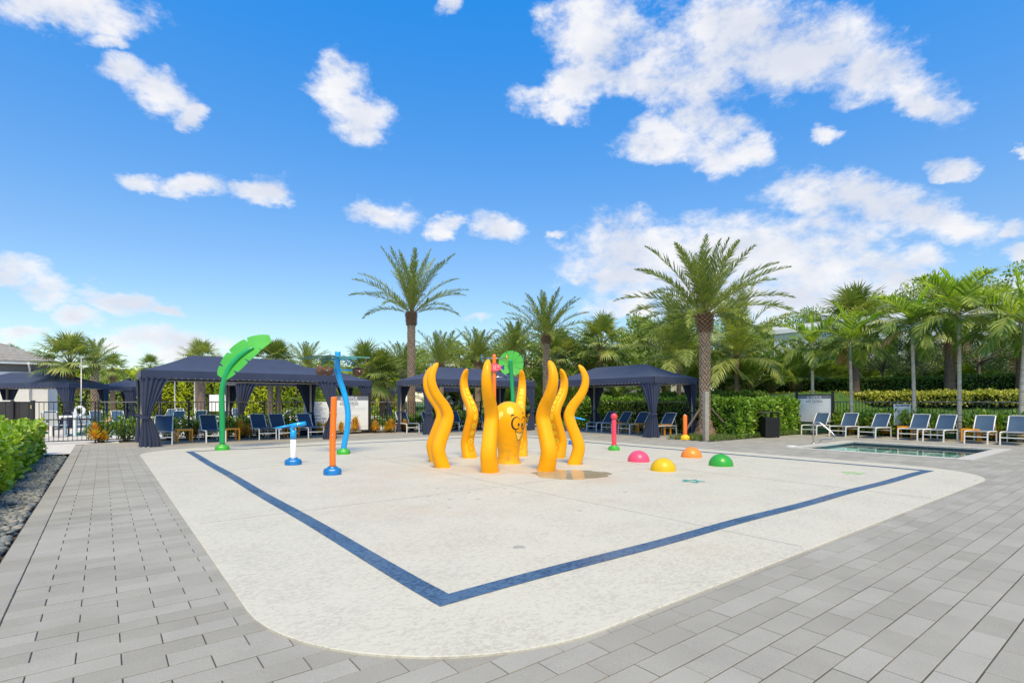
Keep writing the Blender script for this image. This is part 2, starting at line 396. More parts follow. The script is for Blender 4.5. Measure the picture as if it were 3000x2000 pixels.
# berm east and north-east of the deck
b = MB(); rows = []
es = [19.8+.55*i for i in range(30)]+[37+3*i for i in range(16)]; ns = [-16+.7*i for i in range(100)]
for n_ in ns: rows.append([(e_, n_, berm_z(e_, n_)-.03+.05*math.sin(e_*1.7+n_*.9)*sstep(24, 28, e_)) for e_ in es])
b.grid(rows); struct(b.build('lawn', M_lawn))

PAD = (.70, 12.85, 2.03, 17.0); PADR = 1.55
POOL = (15.4, 19.2, 3.2, 6.65); COPE = .30
def rrect(x0, x1, y0, y1, r, k=14):
    out = []
    for cx, cy, a0 in ((x1-r, y0+r, -90), (x1-r, y1-r, 0), (x0+r, y1-r, 90), (x0+r, y0+r, 180)):
        for i in range(k+1):
            a = R(a0+90*i/k); out.append((cx+r*math.cos(a), cy+r*math.sin(a)))
    return out
def in_pad(e, n, mrg=0):
    x0, x1, y0, y1 = PAD; r = PADR
    if not (x0-mrg < e < x1+mrg and y0-mrg < n < y1+mrg): return False
    dx = max(x0+r-e, e-(x1-r), 0); dy = max(y0+r-n, n-(y1-r), 0)
    return math.hypot(dx, dy) < r+mrg

# paver deck: bedding sheet pierced by the pool, pavers as pieces on it
E0, E1, N0, N1 = -.66, 23.15, -2.5, 20.75
deck = MB()
px0, px1, py0, py1 = POOL
for (a, c, d_, e_) in ((E0, px0-.02, N0, N1), (px0-.02, px1+.02, N0, py0-.02), (px0-.02, px1+.02, py1+.02, N1), (px1+.02, E1, N0, N1)):
    deck.poly([(a, d_, -.008), (c, d_, -.008), (c, e_, -.008), (a, e_, -.008)])
deck = struct(deck.build('paver_deck', M_joint))
# bed cut out of the deck round the date palm and beside the hedge
def in_bed(e, n): return (e > 15.5 and n > 9.5 and n < 11.25) or (e > 18.75 and n > 9.4) or (e > 17.3 and n > 17.5)
PH, PL, GAP = .155, .365, .0065
def paver_mesh(name, lx, ly):
    m_ = MB(); bv = .0025; z0 = -.02
    x, y = lx/2-.0029, ly/2-.0034
    a = m_.add([(-x, -y, z0), (x, -y, z0), (x, y, z0), (-x, y, z0)]); c = m_.add([(-x, -y, -bv*.6), (x, -y, -bv*.6), (x, y, -bv*.6), (-x, y, -bv*.6)])
    d_ = m_.add([(-x+bv, -y+bv, 0), (x-bv, -y+bv, 0), (x-bv, y-bv, 0), (-x+bv, y-bv, 0)])
    for i in range(4):
        j = (i+1) % 4; m_.face((a+i, a+j, c+j, c+i)); m_.face((c+i, c+j, d_+j, d_+i))
    m_.face((d_, d_+1, d_+2, d_+3)); return m_.mesh(name, M_paver)
pav = []
cope = (px0-COPE, px1+COPE, py0-COPE, py1+COPE)
nr_ = int((N1-N0)/PH)
for i in range(nr_):
    n_ = N0+(i+.5)*PH; off = (i % 2)*PL/2
    k = 0; x = E0+.185-PL+off
    while x < E1:
        a, c = max(x, E0+.185), min(x+PL, E1); x += PL
        if c-a < .05: continue
        ce = (a+c)/2
        if in_pad(ce, n_, -.32): continue
        if in_bed(ce, n_): continue
        # trim on the pool coping
        if cope[2] < n_ < cope[3] and c > cope[0]+.02 and a < cope[1]-.02:
            if a < cope[0]: c = cope[0]
            elif c > cope[1]: a = cope[1]
            else: continue
            if c-a < .04: continue
        pav.append(((a+c)/2, n_, c-a, PH, 0))
n_ = N0                                                    # border course, laid lengthwise along the planting
while n_ < 20.4: pav.append((E0+.0925, n_+PL/2, .18, PL, 1)); n_ += PL
def vis(p):
    e, n = p[0], p[1]; X = e*CA-n*SA; Y = e*SA+n*CA
    if Y < 1.5: return 0
    u = X/Y*FPX+1500; v = HZ+CAMH*FPX/Y
    if not (10 < u < 2990 and v < 1990) or in_pad(e, n, .12): return 0
    return 1/Y**3
order = sorted([p for p in pav if abs(p[2]-PL) < .01 or p[4]], key=vis, reverse=True)[:300]
pick = set(id(p) for p in order)
me_a = paver_mesh('paver', PL, PH); me_b = paver_mesh('paver', .18, PL)
for p in order:
    o = put('paver', me_b if p[4] else me_a, deck, (p[0], p[1], rng.uniform(-.0018, .0012)), rot=(rng.uniform(-.004, .004), rng.uniform(-.003, .003), rng.uniform(-.003, .003)))
P = []; I = []
rest = MB()
for p in pav:
    if id(p) in pick: continue
    bv = .0025; x, y = p[2]/2-.0029, p[3]/2-.0034; dz = rng.uniform(-.002, .001); cx, cy = p[0], p[1]
    a = rest.add([(cx-x, cy-y, -.02), (cx+x, cy-y, -.02), (cx+x, cy+y, -.02), (cx-x, cy+y, -.02)])
    c = rest.add([(cx-x, cy-y, -.004+dz), (cx+x, cy-y, -.004+dz), (cx+x, cy+y, -.004+dz), (cx-x, cy+y, -.004+dz)])
    d_ = rest.add([(cx-x+bv, cy-y+bv, dz), (cx+x-bv, cy-y+bv, dz), (cx+x-bv, cy+y-bv, dz), (cx-x+bv, cy+y-bv, dz)])
    for i in range(4):
        j = (i+1) % 4; rest.face((a+i, a+j, c+j, c+i)); rest.face((c+i, c+j, d_+j, d_+i))
    rest.face((d_, d_+1, d_+2, d_+3))
stuff(rest.build('far_pavers', M_paver, deck))

# planting soil: bed round the palm, north bed, east bed, left hedge bed
def sheet(name, rects, z, mat):
    b_ = MB()
    for (a, c, d_, e_) in rects: b_.poly([(a, d_, z), (c, d_, z), (c, e_, z), (a, e_, z)])
    return struct(b_.build(name, mat))
sheet('planting_bed', [(15.52, 18.75, 9.52, 11.23), (18.75, 24.6, 9.42, 11.23), (17.3, 20.6, 11.23, 22.4), (23.15, 24.6, N0, 9.42), (.4, 17.3, 20.75, 22.3), (-2.4, -1.12, N0, 17.2), (-6, -2.4, -3, 20)], -.012, M_soil)
sheet('pool_terrace', [(-60, .4, 20.75, 70), (.4, 20, 22.3, 70), (-60, -6, -5, 20.75), (-6, -.66, 17.2, 20.75)], -.006, M_terrace)

# splash pad: rounded slab, blue band, control joints
pad = MB(); out = rrect(*PAD, PADR); zt = .012
inner = rrect(PAD[0]+.006, PAD[1]-.006, PAD[2]+.006, PAD[3]-.006, PADR-.006)
a = pad.add([(x, y, -.02) for x, y in out]); c = pad.add([(x, y, zt-.003) for x, y in out]); d_ = pad.add([(x, y, zt) for x, y in inner])
n_ = len(out)
for i in range(n_):
    j = (i+1) % n_; pad.face((a+i, a+j, c+j, c+i)); pad.face((c+i, c+j, d_+j, d_+i))
pad.face([d_+i for i in range(n_)])
pad = struct(pad.build('splash_pad', M_pad))
BL = (1.67, 12.2, 2.88, 15.85); bw = .155; ZP = zt
def strip(pts_o, pts_i):
    b_ = MB(); n = len(pts_o)
    a = b_.add([(x, y, zt+.004) for x, y in pts_o]); c = b_.add([(x, y, zt+.004) for x, y in pts_i])
    for i in range(n): j = (i+1) % n; b_.face((a+i, a+j, c+j, c+i))
    return b_
def wob(x0, x1, y0, y1):
    o = []
    for i in range(40): o.append((x0+(x1-x0)*i/40, y0+.012*math.sin(i*.55)*(0 if i == 0 else 1)))
    for i in range(40): o.append((x1+.008*math.sin(i*.5)*(0 if i == 0 else 1), y0+(y1-y0)*i/40))
    for i in range(40): o.append((x1-(x1-x0)*i/40, y1))
    for i in range(40): o.append((x0+.008*math.sin(i*.45)*(0 if i == 0 else 1), y1-(y1-y0)*i/40))
    return o
strip(wob(*BL), wob(BL[0]+bw, BL[1]-bw, BL[2]+bw, BL[3]-bw)).build('blue_band', M_blue, pad)
M_jl = plain('joint_line', (.33, .31, .28), .9)
b = MB()
for x in (4.9, 8.7): b.box((x, 9.5, zt+.001), (.006, 14.8, .003))
for y in (6.4, 11.2): b.box((6.8, y, zt+.0015), (12.0, .006, .003))
b.build('control_joint', M_jl, pad)
M_drain = plain('drain_metal', (.40, .38, .345), .6, .2)
for (u, v) in ((1521,1607),(1700,1499),(1318,1465),(1402,1465),(1282,1433),(1375,1445),(1426,1427),(1480,1433),(1256,1457),(1503,1445),(1832,1444),(2860,1410),(817,1413),(1317,1490)):
    p = G(u, v); r_ = .055 if v > 1600 else .03
    b = MB(); b.lathe([(r_, zt-.002), (r_, zt+.003), (r_*.8, zt+.005), (0, zt+.005)], 16); b.build('jet_cap', M_drain, pad, (p.x, p.y, 0))
def star(name, c, r, mat, seed):
    rr = random.Random(seed); b_ = MB()
    for k in range(5):                                  # hand-painted open star: bent arms as short strokes
        a0 = 2*PI*k/5+.3; tip = Vector((math.cos(a0), math.sin(a0), 0))*r
        for s_ in (-1, 1):
            q = Vector((math.cos(a0+s_*PI/5), math.sin(a0+s_*PI/5), 0))*r*.42
            d = (tip-q); nrm = Vector((-d.y, d.x, 0)).normalized()*.016
            mid = (tip+q)/2+nrm*rr.uniform(-1, 1)
            b_.poly([q-nrm+Vector((0, 0, .004)), mid-nrm*1.2+Vector((0, 0, .004)), tip-nrm*.7+Vector((0, 0, .004)), tip+nrm*.7+Vector((0, 0, .004)), mid+nrm*1.2+Vector((0, 0, .004)), q+nrm+Vector((0, 0, .004))])
        for t in (.3, .55, .75):
            p = tip*t; b_.poly([p+Vector((.014*math.cos(x), .014*math.sin(x), .0055)) for x in [i*PI/3 for i in range(6)]])
    return b_.build(name, mat, pad, (c.x, c.y, zt))
star('starfish_mark', G(2028, 1411), .19, plain('teal_paint', hexl('#2aa79a'), .5), 3)
star('starfish_mark', G(2500, 1387), .19, plain('lime_paint', hexl('#a9dd8a'), .5), 4)

def water_mat(name, tint, ior=1.33, bump=.02, scale=9, depth=None, rough=.015):
    m, nt, b_ = newmat(name); L = nt.links.new; nt.nodes.remove(b_)
    tr = nt.nodes.new('ShaderNodeBsdfTransparent'); tr.inputs[0].default_value = (*tint, 1)
    gl = nt.nodes.new('ShaderNodeBsdfGlossy'); gl.inputs['Roughness'].default_value = rough
    fr = nt.nodes.new('ShaderNodeFresnel'); fr.inputs[0].default_value = ior
    mx = nt.nodes.new('ShaderNodeMixShader'); L(fr.outputs[0], mx.inputs[0]); L(tr.outputs[0], mx.inputs[1]); L(gl.outputs[0], mx.inputs[2])
    tc = nt.nodes.new('ShaderNodeTexCoord'); n = nt.nodes.new('ShaderNodeTexNoise'); n.inputs['Scale'].default_value = scale; n.inputs['Detail'].default_value = 2; L(tc.outputs['Object'], n.inputs['Vector'])
    bp = nt.nodes.new('ShaderNodeBump'); bp.inputs['Strength'].default_value = bump; bp.inputs['Distance'].default_value = .05
    L(n.outputs['Fac'], bp.inputs['Height']); L(bp.outputs[0], gl.inputs['Normal']); L(bp.outputs[0], fr.inputs['Normal'])
    L(mx.outputs[0], nt.nodes['Material Output'].inputs['Surface']); return m
# puddle on the pad: thin water film with an uneven edge
M_puddle = water_mat('puddle_water', (.90, .89, .86), ior=1.24, bump=.004, scale=3, rough=.004)
c0, ax, ay = D(1672, 9.3), .69, .62
b = MB(); pts = []
for i in range(60):
    a = 2*PI*i/60; r_ = 1+.07*math.sin(3*a+1)+.05*math.sin(7*a)+.03*math.sin(13*a+2)+.02*rng.uniform(-1, 1)
    X, Y = ax*r_*math.cos(a), ay*r_*math.sin(a); e_, n_ = X*CA+Y*SA, -X*SA+Y*CA
    pts.append((e_, n_, 0))
b.poly(pts); struct(b.build('puddle', M_puddle, None, (c0.x, c0.y, zt+.005)))

# wading pool
M_plaster = plain('pool_plaster', (.60, .88, .90), .6, var=.06)
M_cope = plain('coping_stone', (.46, .445, .42), .8, var=.1, nscale=9, bump=.3, bscale=120)
pool = MB(); zb = -.55
pool.poly([(px0, py0, zb), (px1, py0, zb), (px1, py1, zb), (px0, py1, zb)])
for (a, c) in (((px0, py0), (px1, py0)), ((px1, py0), (px1, py1)), ((px1, py1), (px0, py1)), ((px0, py1), (px0, py0))):
    pool.poly([(*a, zb), (*c, zb), (*c, -.025), (*a, -.025)])
for k in range(2):                                          # steps at the rail end
    pool.box(((px0+px1)/2+.3, py1-.175-.35*k, zb+.2-.1*k), (1.6, .35, .4-.2*k))
pool = struct(pool.build('wading_pool', M_plaster))
b = MB(); b.poly([(px0+.004, py0+.004, -.075), (px1-.004, py0+.004, -.075), (px1-.004, py1-.004, -.075), (px0+.004, py1-.004, -.075)])
b.build('water', water_mat('pool_water', (.80, .95, .93), ior=1.16, bump=.03, scale=2.2), pool)
M_tile = plain('waterline_tile', (.035, .075, .105), .25, var=.5, nscale=30)
tm = MB(); tm.box((0, 0, 0), (.146, .012, .146)); tm = tm.mesh('tile', M_tile)
for (x, y, ln, rz) in ((px0, py1-.006, px1-px0, 0), (px1-.006, py0, py1-py0, PI/2)):
    for k in range(int(ln/.15)):
        s_ = (k+.5)*.15
        put('tile', tm, pool, (x+s_, y, -.098) if rz == 0 else (x, y+s_, -.098), rz)
for (x, y, ln, rz) in ((px0, py0+.006, px1-px0, 0), (px0+.006, py0, py1-py0, PI/2)):
    for k in range(int(ln/.15)):
        s_ = (k+.5)*.15
        put('tile', tm, pool, (x+s_, y, -.098) if rz == 0 else (x, y+s_, -.098), rz)
cm = {}
def cope_piece(lx, ly):
    key = (round(lx, 3), round(ly, 3))
    if key not in cm:
        b_ = MB(); b_.box((0, 0, -.011), (lx-.006, ly-.006, .046)); cm[key] = b_.mesh('coping_stone', M_cope)
    return cm[key]
ne = 8; le = (px1-px0+2*COPE)/ne; nn_ = 7; ln_ = (py1-py0)/nn_
for k in range(ne):
    for y in (py0-COPE/2+.012, py1+COPE/2-.012): put('coping_stone', cope_piece(le, COPE+.024), pool, (px0-COPE+(k+.5)*le, y, .001))
for k in range(nn_):
    for x in (px0-COPE/2+.012, px1+COPE/2-.012): put('coping_stone', cope_piece(COPE+.024, ln_), pool, (x, py0+(k+.5)*ln_, .001))
p = G(2320, 1306); b = MB(); b.lathe([(.14, -.004), (.14, .008), (.12, .011), (0, .011)], 24)
tag(b.build('skimmer_lid', plain('white_lid', (.8, .8, .8), .4), None, (p.x, p.y, 0)), 'round white skimmer lid set in the pavers by the wading pool', 'lid')
# ------------------------------------------------------------------ spray features on the pad
ORANGE = plain('octopus_gelcoat', hexl('#f6a600'), .42, var=.05, nscale=4, coat=.05, spec=.25, bump=.05, bscale=30)
ORANGE2 = plain('orange_paint', hexl('#f8781a'), .35, var=.05, coat=.3)
BLUEP = plain('sky_blue_paint', hexl('#0aa0e6'), .35, var=.06, coat=.3)
BLUED = plain('deep_blue_base', hexl('#0b6fb5'), .4, var=.12, coat=.2, bump=.1)
GREENB = plain('green_base_paint', hexl('#3ea62e'), .4, var=.08, coat=.2)
GREENL = plain('leaf_green_paint', hexl('#44a836'), .45, var=.08, coat=.1, nscale=3)
GREENP = plain('pole_green_paint', hexl('#0f9a55'), .35, var=.06, coat=.3)
WHITEP = plain('white_paint', (.78, .78, .78), .4, var=.04, coat=.2)
REDP = plain('coral_paint', hexl('#ef3f55'), .35, var=.05, coat=.3)
YELP = plain('yellow_paint', hexl('#f2c21a'), .35, var=.06, coat=.3)
BLACKP = plain('black_paint', (.012, .015, .02), .45)
SPOTP = plain('pale_spot_paint', hexl('#ffd566'), .4, var=.03)
SUCKP = plain('yellow_sucker_paint', hexl('#ffd012'), .35, var=.05)
LINEP = plain('brown_outline_paint', hexl('#8a4a08'), .5)
STEEL = plain('stainless_steel', (.62, .60, .57), .22, 1.0, var=.05)
ZP = .012

def base_flange(mat, r=.17, h=.13, parent=None, scallop=True):
    b = MB(); n = 32; rows = []
    for (q, z) in ((1.0, 0), (1.0, h*.45), (.93, h*.68), (.78, h*.8), (.55, h*.86), (.55, h), (.50, h*1.02)):
        row = []
        for j in range(n):
            a = 2*PI*j/n; k = 1
            if scallop and .3 < z/h < .84: k = 1-.09*max(0, math.cos(a*5))**2
            row.append((r*q*k*math.cos(a), r*q*k*math.sin(a), z))
        rows.append(row)
    b.grid(rows, close=True); b.face(range(len(b.v)-n, len(b.v)))
    return b.build('base', mat, parent)
def bez(pts, k=10):
    """Catmull-Rom through points"""
    pts = [Vector(p) for p in pts]; out = []
    P_ = [pts[0]*2-pts[1]]+pts+[pts[-1]*2-pts[-2]]
    for i in range(1, len(P_)-2):
        for t in [j/k for j in range(k)]:
            a, b, c, d = P_[i-1:i+3]
            out.append(.5*((2*b)+(c-a)*t+(2*a-5*b+4*c-d)*t*t+(3*b-a-3*c+d)*t**3))
    out.append(pts[-1]); return out
def lerp_tab(tab, x):
    for (a, va), (c, vc) in zip(tab, tab[1:]):
        if x <= c: t = (x-a)/(c-a); t = max(0, min(1, t)); return va+(vc-va)*t
    return tab[-1][1]

# octopus head
OC = D(1490, 11.02); HS = 1.0
HP = [(0, .262), (.05, .24), (.12, .225), (.22, .222), (.38, .245), (.55, .285), (.72, .322), (.86, .342), (.96, .342), (1.06, .32), (1.15, .272), (1.22, .205), (1.265, .13), (1.285, .06), (1.29, 0)]
hz = bez([(r_, 0, z) for z, r_ in HP], 5)
HPF = [(p.z, p.x) for p in hz]
def hr(z): return lerp_tab(HPF, z)
head = thing('octopus_sprayer', 'domed orange octopus head with black painted goggle eyes and open smile', 'spray toy', (OC.x, OC.y, ZP))
dirtm = plain('octopus_head_gelcoat', hexl('#f6aa00'), .42, var=.05, nscale=4, coat=.05, spec=.25)
nt = dirtm.node_tree; bs = nt.nodes['Principled BSDF']; lk = bs.inputs['Base Color'].links[0]; src = lk.from_socket
tcn = nt.nodes.new('ShaderNodeTexCoord'); sx = nt.nodes.new('ShaderNodeSeparateXYZ'); nt.links.new(tcn.outputs['Object'], sx.inputs[0])
nn1 = nt.nodes.new('ShaderNodeTexNoise'); nn1.inputs['Scale'].default_value = 9; nn1.inputs['Detail'].default_value = 8; nn1.inputs['Roughness'].default_value = .7; nt.links.new(tcn.outputs['Object'], nn1.inputs[0])
mr1 = nt.nodes.new('ShaderNodeMapRange'); mr1.inputs[1].default_value = .62; mr1.inputs[2].default_value = .05; nt.links.new(sx.outputs[2], mr1.inputs[0])
mm = nt.nodes.new('ShaderNodeMath'); mm.operation = 'MULTIPLY'; rp = ramp(nt, [(.42, (0, 0, 0)), (.68, (1, 1, 1))]); nt.links.new(nn1.outputs[0], rp.inputs[0]); nt.links.new(rp.outputs[0], mm.inputs[0]); nt.links.new(mr1.outputs[0], mm.inputs[1])
mxd = nt.nodes.new('ShaderNodeMix'); mxd.data_type = 'RGBA'; nt.links.new(mm.outputs[0], mxd.inputs[0]); nt.links.new(src, mxd.inputs[6]); mxd.inputs[7].default_value = (.42, .24, .03, 1); nt.links.new(mxd.outputs[2], bs.inputs['Base Color'])
b = MB(); b.lathe([(r_, z) for z, r_ in HPF[:-1]]+[(0, 1.29)], 40); b.build('dome', dirtm, head)
PHI0 = math.atan2(-OC.y, -OC.x)                            # azimuth towards the camera; face is turned to the side of it
def hs(phi, z, off):                                        # phi degrees to the right of the camera side
    a = PHI0 + R(phi); r_ = hr(z); dz = .01
    t = Vector((hr(z+dz)-hr(z-dz), 0, 2*dz)).normalized(); nrm = Vector((t.z, 0, -t.x))
    rr = r_+nrm.x*off; return Vector((rr*math.cos(a), rr*math.sin(a), z+nrm.z*off))
def hs_ring(c, ro, ri, shift, mat, name, off, a0=0, a1=360, k=36):
    b_ = MB(); ro_, ri_ = ro, ri
    A = []; B = []
    for i in range(k+1):
        a = R(a0+(a1-a0)*i/k)
        A.append(hs(c[0]+ro[0]*math.cos(a), c[1]+ro[1]*math.sin(a), off)); B.append(hs(c[0]+shift[0]+ri[0]*math.cos(a), c[1]+shift[1]+ri[1]*math.sin(a), off))
    b_.grid([A, B], sm=True); return b_.build(name, mat, head)
def hs_disc(c, r2, mat, name, off, k=24):
    b_ = MB(); rows = []
    for q in (1, .66, .33, .02): rows.append([hs(c[0]+r2[0]*q*math.cos(2*PI*i/k), c[1]+r2[1]*q*math.sin(2*PI*i/k), off) for i in range(k)])
    b_.grid(rows, close=True); return b_.build(name, mat, head)
for (cx, s_) in ((27, 1), (66, -1)):
    hs_ring((cx, .845), (18.5, .135), (14.8, .114), (s_*2.2, .004), BLACKP, 'eye_outline', .004, 25 if s_ == 1 else -155, 315 if s_ == 1 else 155)
    hs_disc((cx+s_*11, .82), (4.2, .034), BLACKP, 'pupil', .004)
hs_disc((41.5, .832), (1.2, .01), WHITEP, 'pupil_glint', .0065)
hs_ring((14, .985), (6.5, .045), (4.8, .028), (.6, -.008), BLACKP, 'eyebrow', .004, 20, 190)
hs_ring((66, 1.03), (5.5, .04), (4, .025), (.4, -.008), BLACKP, 'eyebrow', .004, 10, 150)
def hs_line(pts, w, mat, name, off, n=6):
    pts = bez([(p[0], p[1], 0) for p in pts], n); A = []; B = []
    for i, p in enumerate(pts):
        q0, q1 = pts[max(i-1, 0)], pts[min(i+1, len(pts)-1)]
        d = Vector(((q1.x-q0.x)*.0059, q1.y-q0.y, 0)).normalized(); nr2 = Vector((-d.y/.0059, d.x, 0))*w
        A.append(hs(p.x+nr2.x, p.y+nr2.y, off)); B.append(hs(p.x-nr2.x, p.y-nr2.y, off))
    b_ = MB(); b_.grid([A, B]); return b_.build(name, mat, head)
up = [(24, .70), (34, .662), (46, .645), (58, .645), (72, .67)]; lo = [(26, .69), (32, .60), (39, .52), (47, .495), (56, .52), (64, .59), (70, .66)]
b = MB(); U = bez([(x, y, 0) for x, y in up], 6); Lw = bez([(x, y, 0) for x, y in lo], 4)
b.grid([[hs(U[int(i*(len(U)-1)/23)].x, U[int(i*(len(U)-1)/23)].y, .0025) for i in range(24)], [hs(Lw[int(i*(len(Lw)-1)/23)].x, Lw[int(i*(len(Lw)-1)/23)].y, .0025) for i in range(24)]])
b.build('mouth', SPOTP, head)
hs_line(up, .0055, BLACKP, 'lip_line', .0045); hs_line(lo, .005, BLACKP, 'lip_line', .0045)
hs_disc((7, 1.105), (13, .075), SPOTP, 'spot', .003); hs_disc((-28, 1.03), (9, .06), SPOTP, 'spot', .003); hs_disc((-34, .97), (6, .05), SPOTP, 'spot', .0042); hs_disc((110, 1.1), (12, .06), SPOTP, 'spot', .003)
hs_disc((60, .79), (2.0, .02), BLACKP, 'nose', .0045)

# eight tentacles round it; profile is (height, outward bend)
TP = [(0, 0), (.17, .06), (.36, .095), (.58, .03), (.80, -.055), (1.0, -.10), (1.2, -.025), (1.40, .125), (1.58, .215), (1.75, .24), (1.90, .20), (2.02, .13)]
TWd = [(0, .305), (.2, .285), (.5, .265), (.8, .255), (1.0, .245), (1.25, .22), (1.5, .195), (1.75, .165), (1.9, .135), (1.97, .115), (2.02, .07), (2.05, .01)]
TPP = bez([(r_, 0, z) for z, r_ in TP], 8)
def tent_frame(i):
    p = TPP[i]; t = (TPP[min(i+1, len(TPP)-1)]-TPP[max(i-1, 0)]).normalized(); return p, t, Vector((-t.z, 0, t.x))   # inward normal
def tentacle_meshes():
    b_ = MB(); rows = []; k = 28; total = len(TPP)
    for i in range(total):
        p, t, nin = tent_frame(i); w = lerp_tab(TWd, p.z)*1.07
        if i == 0: nin = Vector((-1, 0, 0))
        row = []
        for j in range(k):
            a = 2*PI*j/k; ca_, sa_ = math.cos(a), math.sin(a)
            # D section: flatter inner face (ca>0), rounded outer back with a soft crease
            ex = .55 if ca_ > 0 else .85
            x = math.copysign(abs(ca_)**ex, ca_)*(.36 if ca_ > 0 else .50); y = math.copysign(abs(sa_)**.75, sa_)*.5
            row.append(p+nin*x*w+Vector((0, y*w, 0)))
        rows.append(row)
    p, t, nin = tent_frame(total-1)                        # rounded tip
    w = lerp_tab(TWd, p.z)*1.07
    for q, h in ((.8, .22), (.45, .38)):
        row = []
        for j in range(k):
            a = 2*PI*j/k; row.append(p+t*w*h+nin*math.cos(a)*.45*w*q+Vector((0, math.sin(a)*.5*w*q, 0)))
        rows.append(row)
    b_.grid(rows, close=True); b_.face(range(len(b_.v)-k, len(b_.v)), 0, True)
    body = b_.mesh('body', ORANGE)
    su = []
    for n_, (z, kind) in enumerate(((.19, 'o'), (.40, 'n'), (.60, 's'), (.775, 'n'), (.945, 's'), (1.09, 'n'), (1.22, 's'), (1.335, 'n'), (1.44, 's'), (1.53, 's'))):
        i = min(range(total), key=lambda q: abs(TPP[q].z-z)); p, t, nin = tent_frame(i); w = lerp_tab(TWd, p.z)
        r_ = .225*w*(1.12 if z < .5 else .95)
        c = p+nin*(.36*w)
        def disc(rad, off, mats, nm, ring=False):
            q = MB(); cc = c+nin*off; ks = 20; A = []; B = []
            for j in range(ks):
                a = 2*PI*j/ks; ly, ls = math.cos(a), math.sin(a)*1.1
                ii = i+int(round(ls*rad/.02)); ii = max(0, min(total-1, i+round((ls*rad)/(TPP[1]-TPP[0]).length)))
                A.append(Vector((ly*rad, ls*rad, 0)))
            # follow the bend of the face
            pts = []
            for a_ in A:
                zz = p.z+a_.y*t.z; f_ = min(range(total), key=lambda g_: abs(TPP[g_].z-zz)); g2 = min(total-2, max(0, f_ if TPP[f_].z <= zz else f_-1))
                u_ = (zz-TPP[g2].z)/(TPP[g2+1].z-TPP[g2].z); pp = TPP[g2].lerp(TPP[g2+1], u_)
                nn2 = tent_frame(g2)[2]; ww = lerp_tab(TWd, zz)
                ed = abs(a_.x)/(.5*ww); sag = (1-max(0, 1-ed**2.67)**.2)*.0
                pts.append(pp+nn2*(.36*1.07*ww+off)+Vector((0, a_.x, 0)))
            if ring:
                cc2 = sum(pts, Vector())/len(pts); inn = [cc2+(x_-cc2)*.90 for x_ in pts]
                q.grid([pts, inn], close=True)
            else:
                cc2 = sum(pts, Vector())/len(pts)
                q.grid([pts, [cc2+(x_-cc2)*.5 for x_ in pts]], close=True); q.poly([cc2+(x_-cc2)*.5 for x_ in pts], 0, True)
            return q.mesh(nm, mats)
        if kind == 'o': su.append(('sucker_outline', disc(r_, .004, LINEP, 'sucker_outline', True), None))
        else:
            d1 = disc(r_, .004, SUCKP, 'sucker'); d2 = disc(r_*.22, .0075, BLACKP, 'nozzle') if kind == 'n' else None
            su.append(('sucker', d1, d2))
    return body, su
tb, tsu = tentacle_meshes()
TENT = [  # base pixel column, distance, label
 (1299, 10.33, 'orange tentacle, the taller-looking of the pair standing closest together, back to the pad band corner'),
 (1283, 11.3, 'orange tentacle half hidden behind its twin of the closest-set pair'),
 (1377, 12.05, 'orange tentacle with its whole row of yellow suckers facing the octopus head'),
 (1436, 9.62, 'orange tentacle seen from its plain back, overlapping the octopus head'),
 (1525, 12.45, 'orange tentacle rising behind the octopus head, only its upper suckers showing'),
 (1599, 9.83, 'orange tentacle seen from its plain back, standing next to the puddle'),
 (1633, 12.1, 'orange tentacle with suckers in profile, behind the one by the puddle'),
 (1679, 10.85, 'orange tentacle in clean profile on the side of the coral bollard')]
for (u, Y, lab) in TENT:
    p = D(u, Y); az = math.atan2(p.y-OC.y, p.x-OC.x)
    t = thing('octopus_tentacle', lab, 'spray toy', (p.x, p.y, ZP), az, 'orange tentacles round the octopus head')
    put('body', tb, t)
    for (nm, m1, m2) in tsu:
        s_ = put(nm, m1, t)
        if m2: put('nozzle', m2, s_)

# tall green leaf sprayer
p = G(651, 1319); t = thing('leaf_sprayer', 'tall bent green pole carrying a big notched banana leaf', 'spray toy', (p.x, p.y, ZP), -TH)
base_flange(GREENB, .175, .15, t)
# local x = picture right, y = away from camera
lp = bez([(0, 0, .1), (.0, 0, .9), (-.01, 0, 1.5), (.04, .02, 1.85), (.16, .07, 2.2), (.34, .14, 2.46), (.55, .22, 2.66), (.70, .28, 2.75)], 6)
b = MB(); b.tube(lp, [.068]*(len(lp)-10)+[.068-.0025*i for i in range(10)], 16); b.build('pole', GREENP, t)
def leaf_outline(k=40):
    """half widths of a banana leaf along its length 0..1"""
    return [(i/k, .5*math.sin(PI*min(1, (i/k)**.72))**.62 if 0 < i < k else .0) for i in range(k+1)]
def leaf_plate(L_, Wd, spine, side, mats, notches, thick=.014):
    """spine(u)->Vector, side(u)->unit Vector; plate with V notches on both edges"""
    b_ = MB(); N_ = 72; top = []
    for s_ in (-1, 1):
        rows = []
        for i in range(N_+1):
            u = i/N_; hw = .5*Wd*max(0.02, math.sin(PI*(.06+.90*u**.85)))**.55
            for (nu, ns, depth, wd) in notches:
                if ns == s_: hw *= 1-depth*max(0, 1-abs(u-nu)/wd)
            rows.append([spine(u)+side(u)*(s_*hw*q/4) for q in range(5)])
        nr_v = (spine(.5)-spine(.4)).cross(side(.5)).normalized()*thick*s_
        b_.grid(rows, sm=False)
        b_.grid([[q+nr_v*s_ for q in r_] for r_ in rows], sm=False)
        b_.grid([[r_[-1] for r_ in rows], [r_[-1]+nr_v*s_ for r_ in rows]], sm=False)
    return b_
sp = bez([(-.06, .06, 1.93), (.16, .14, 2.27), (.40, .25, 2.60), (.70, .38, 2.86), (1.06, .50, 3.03)], 12)
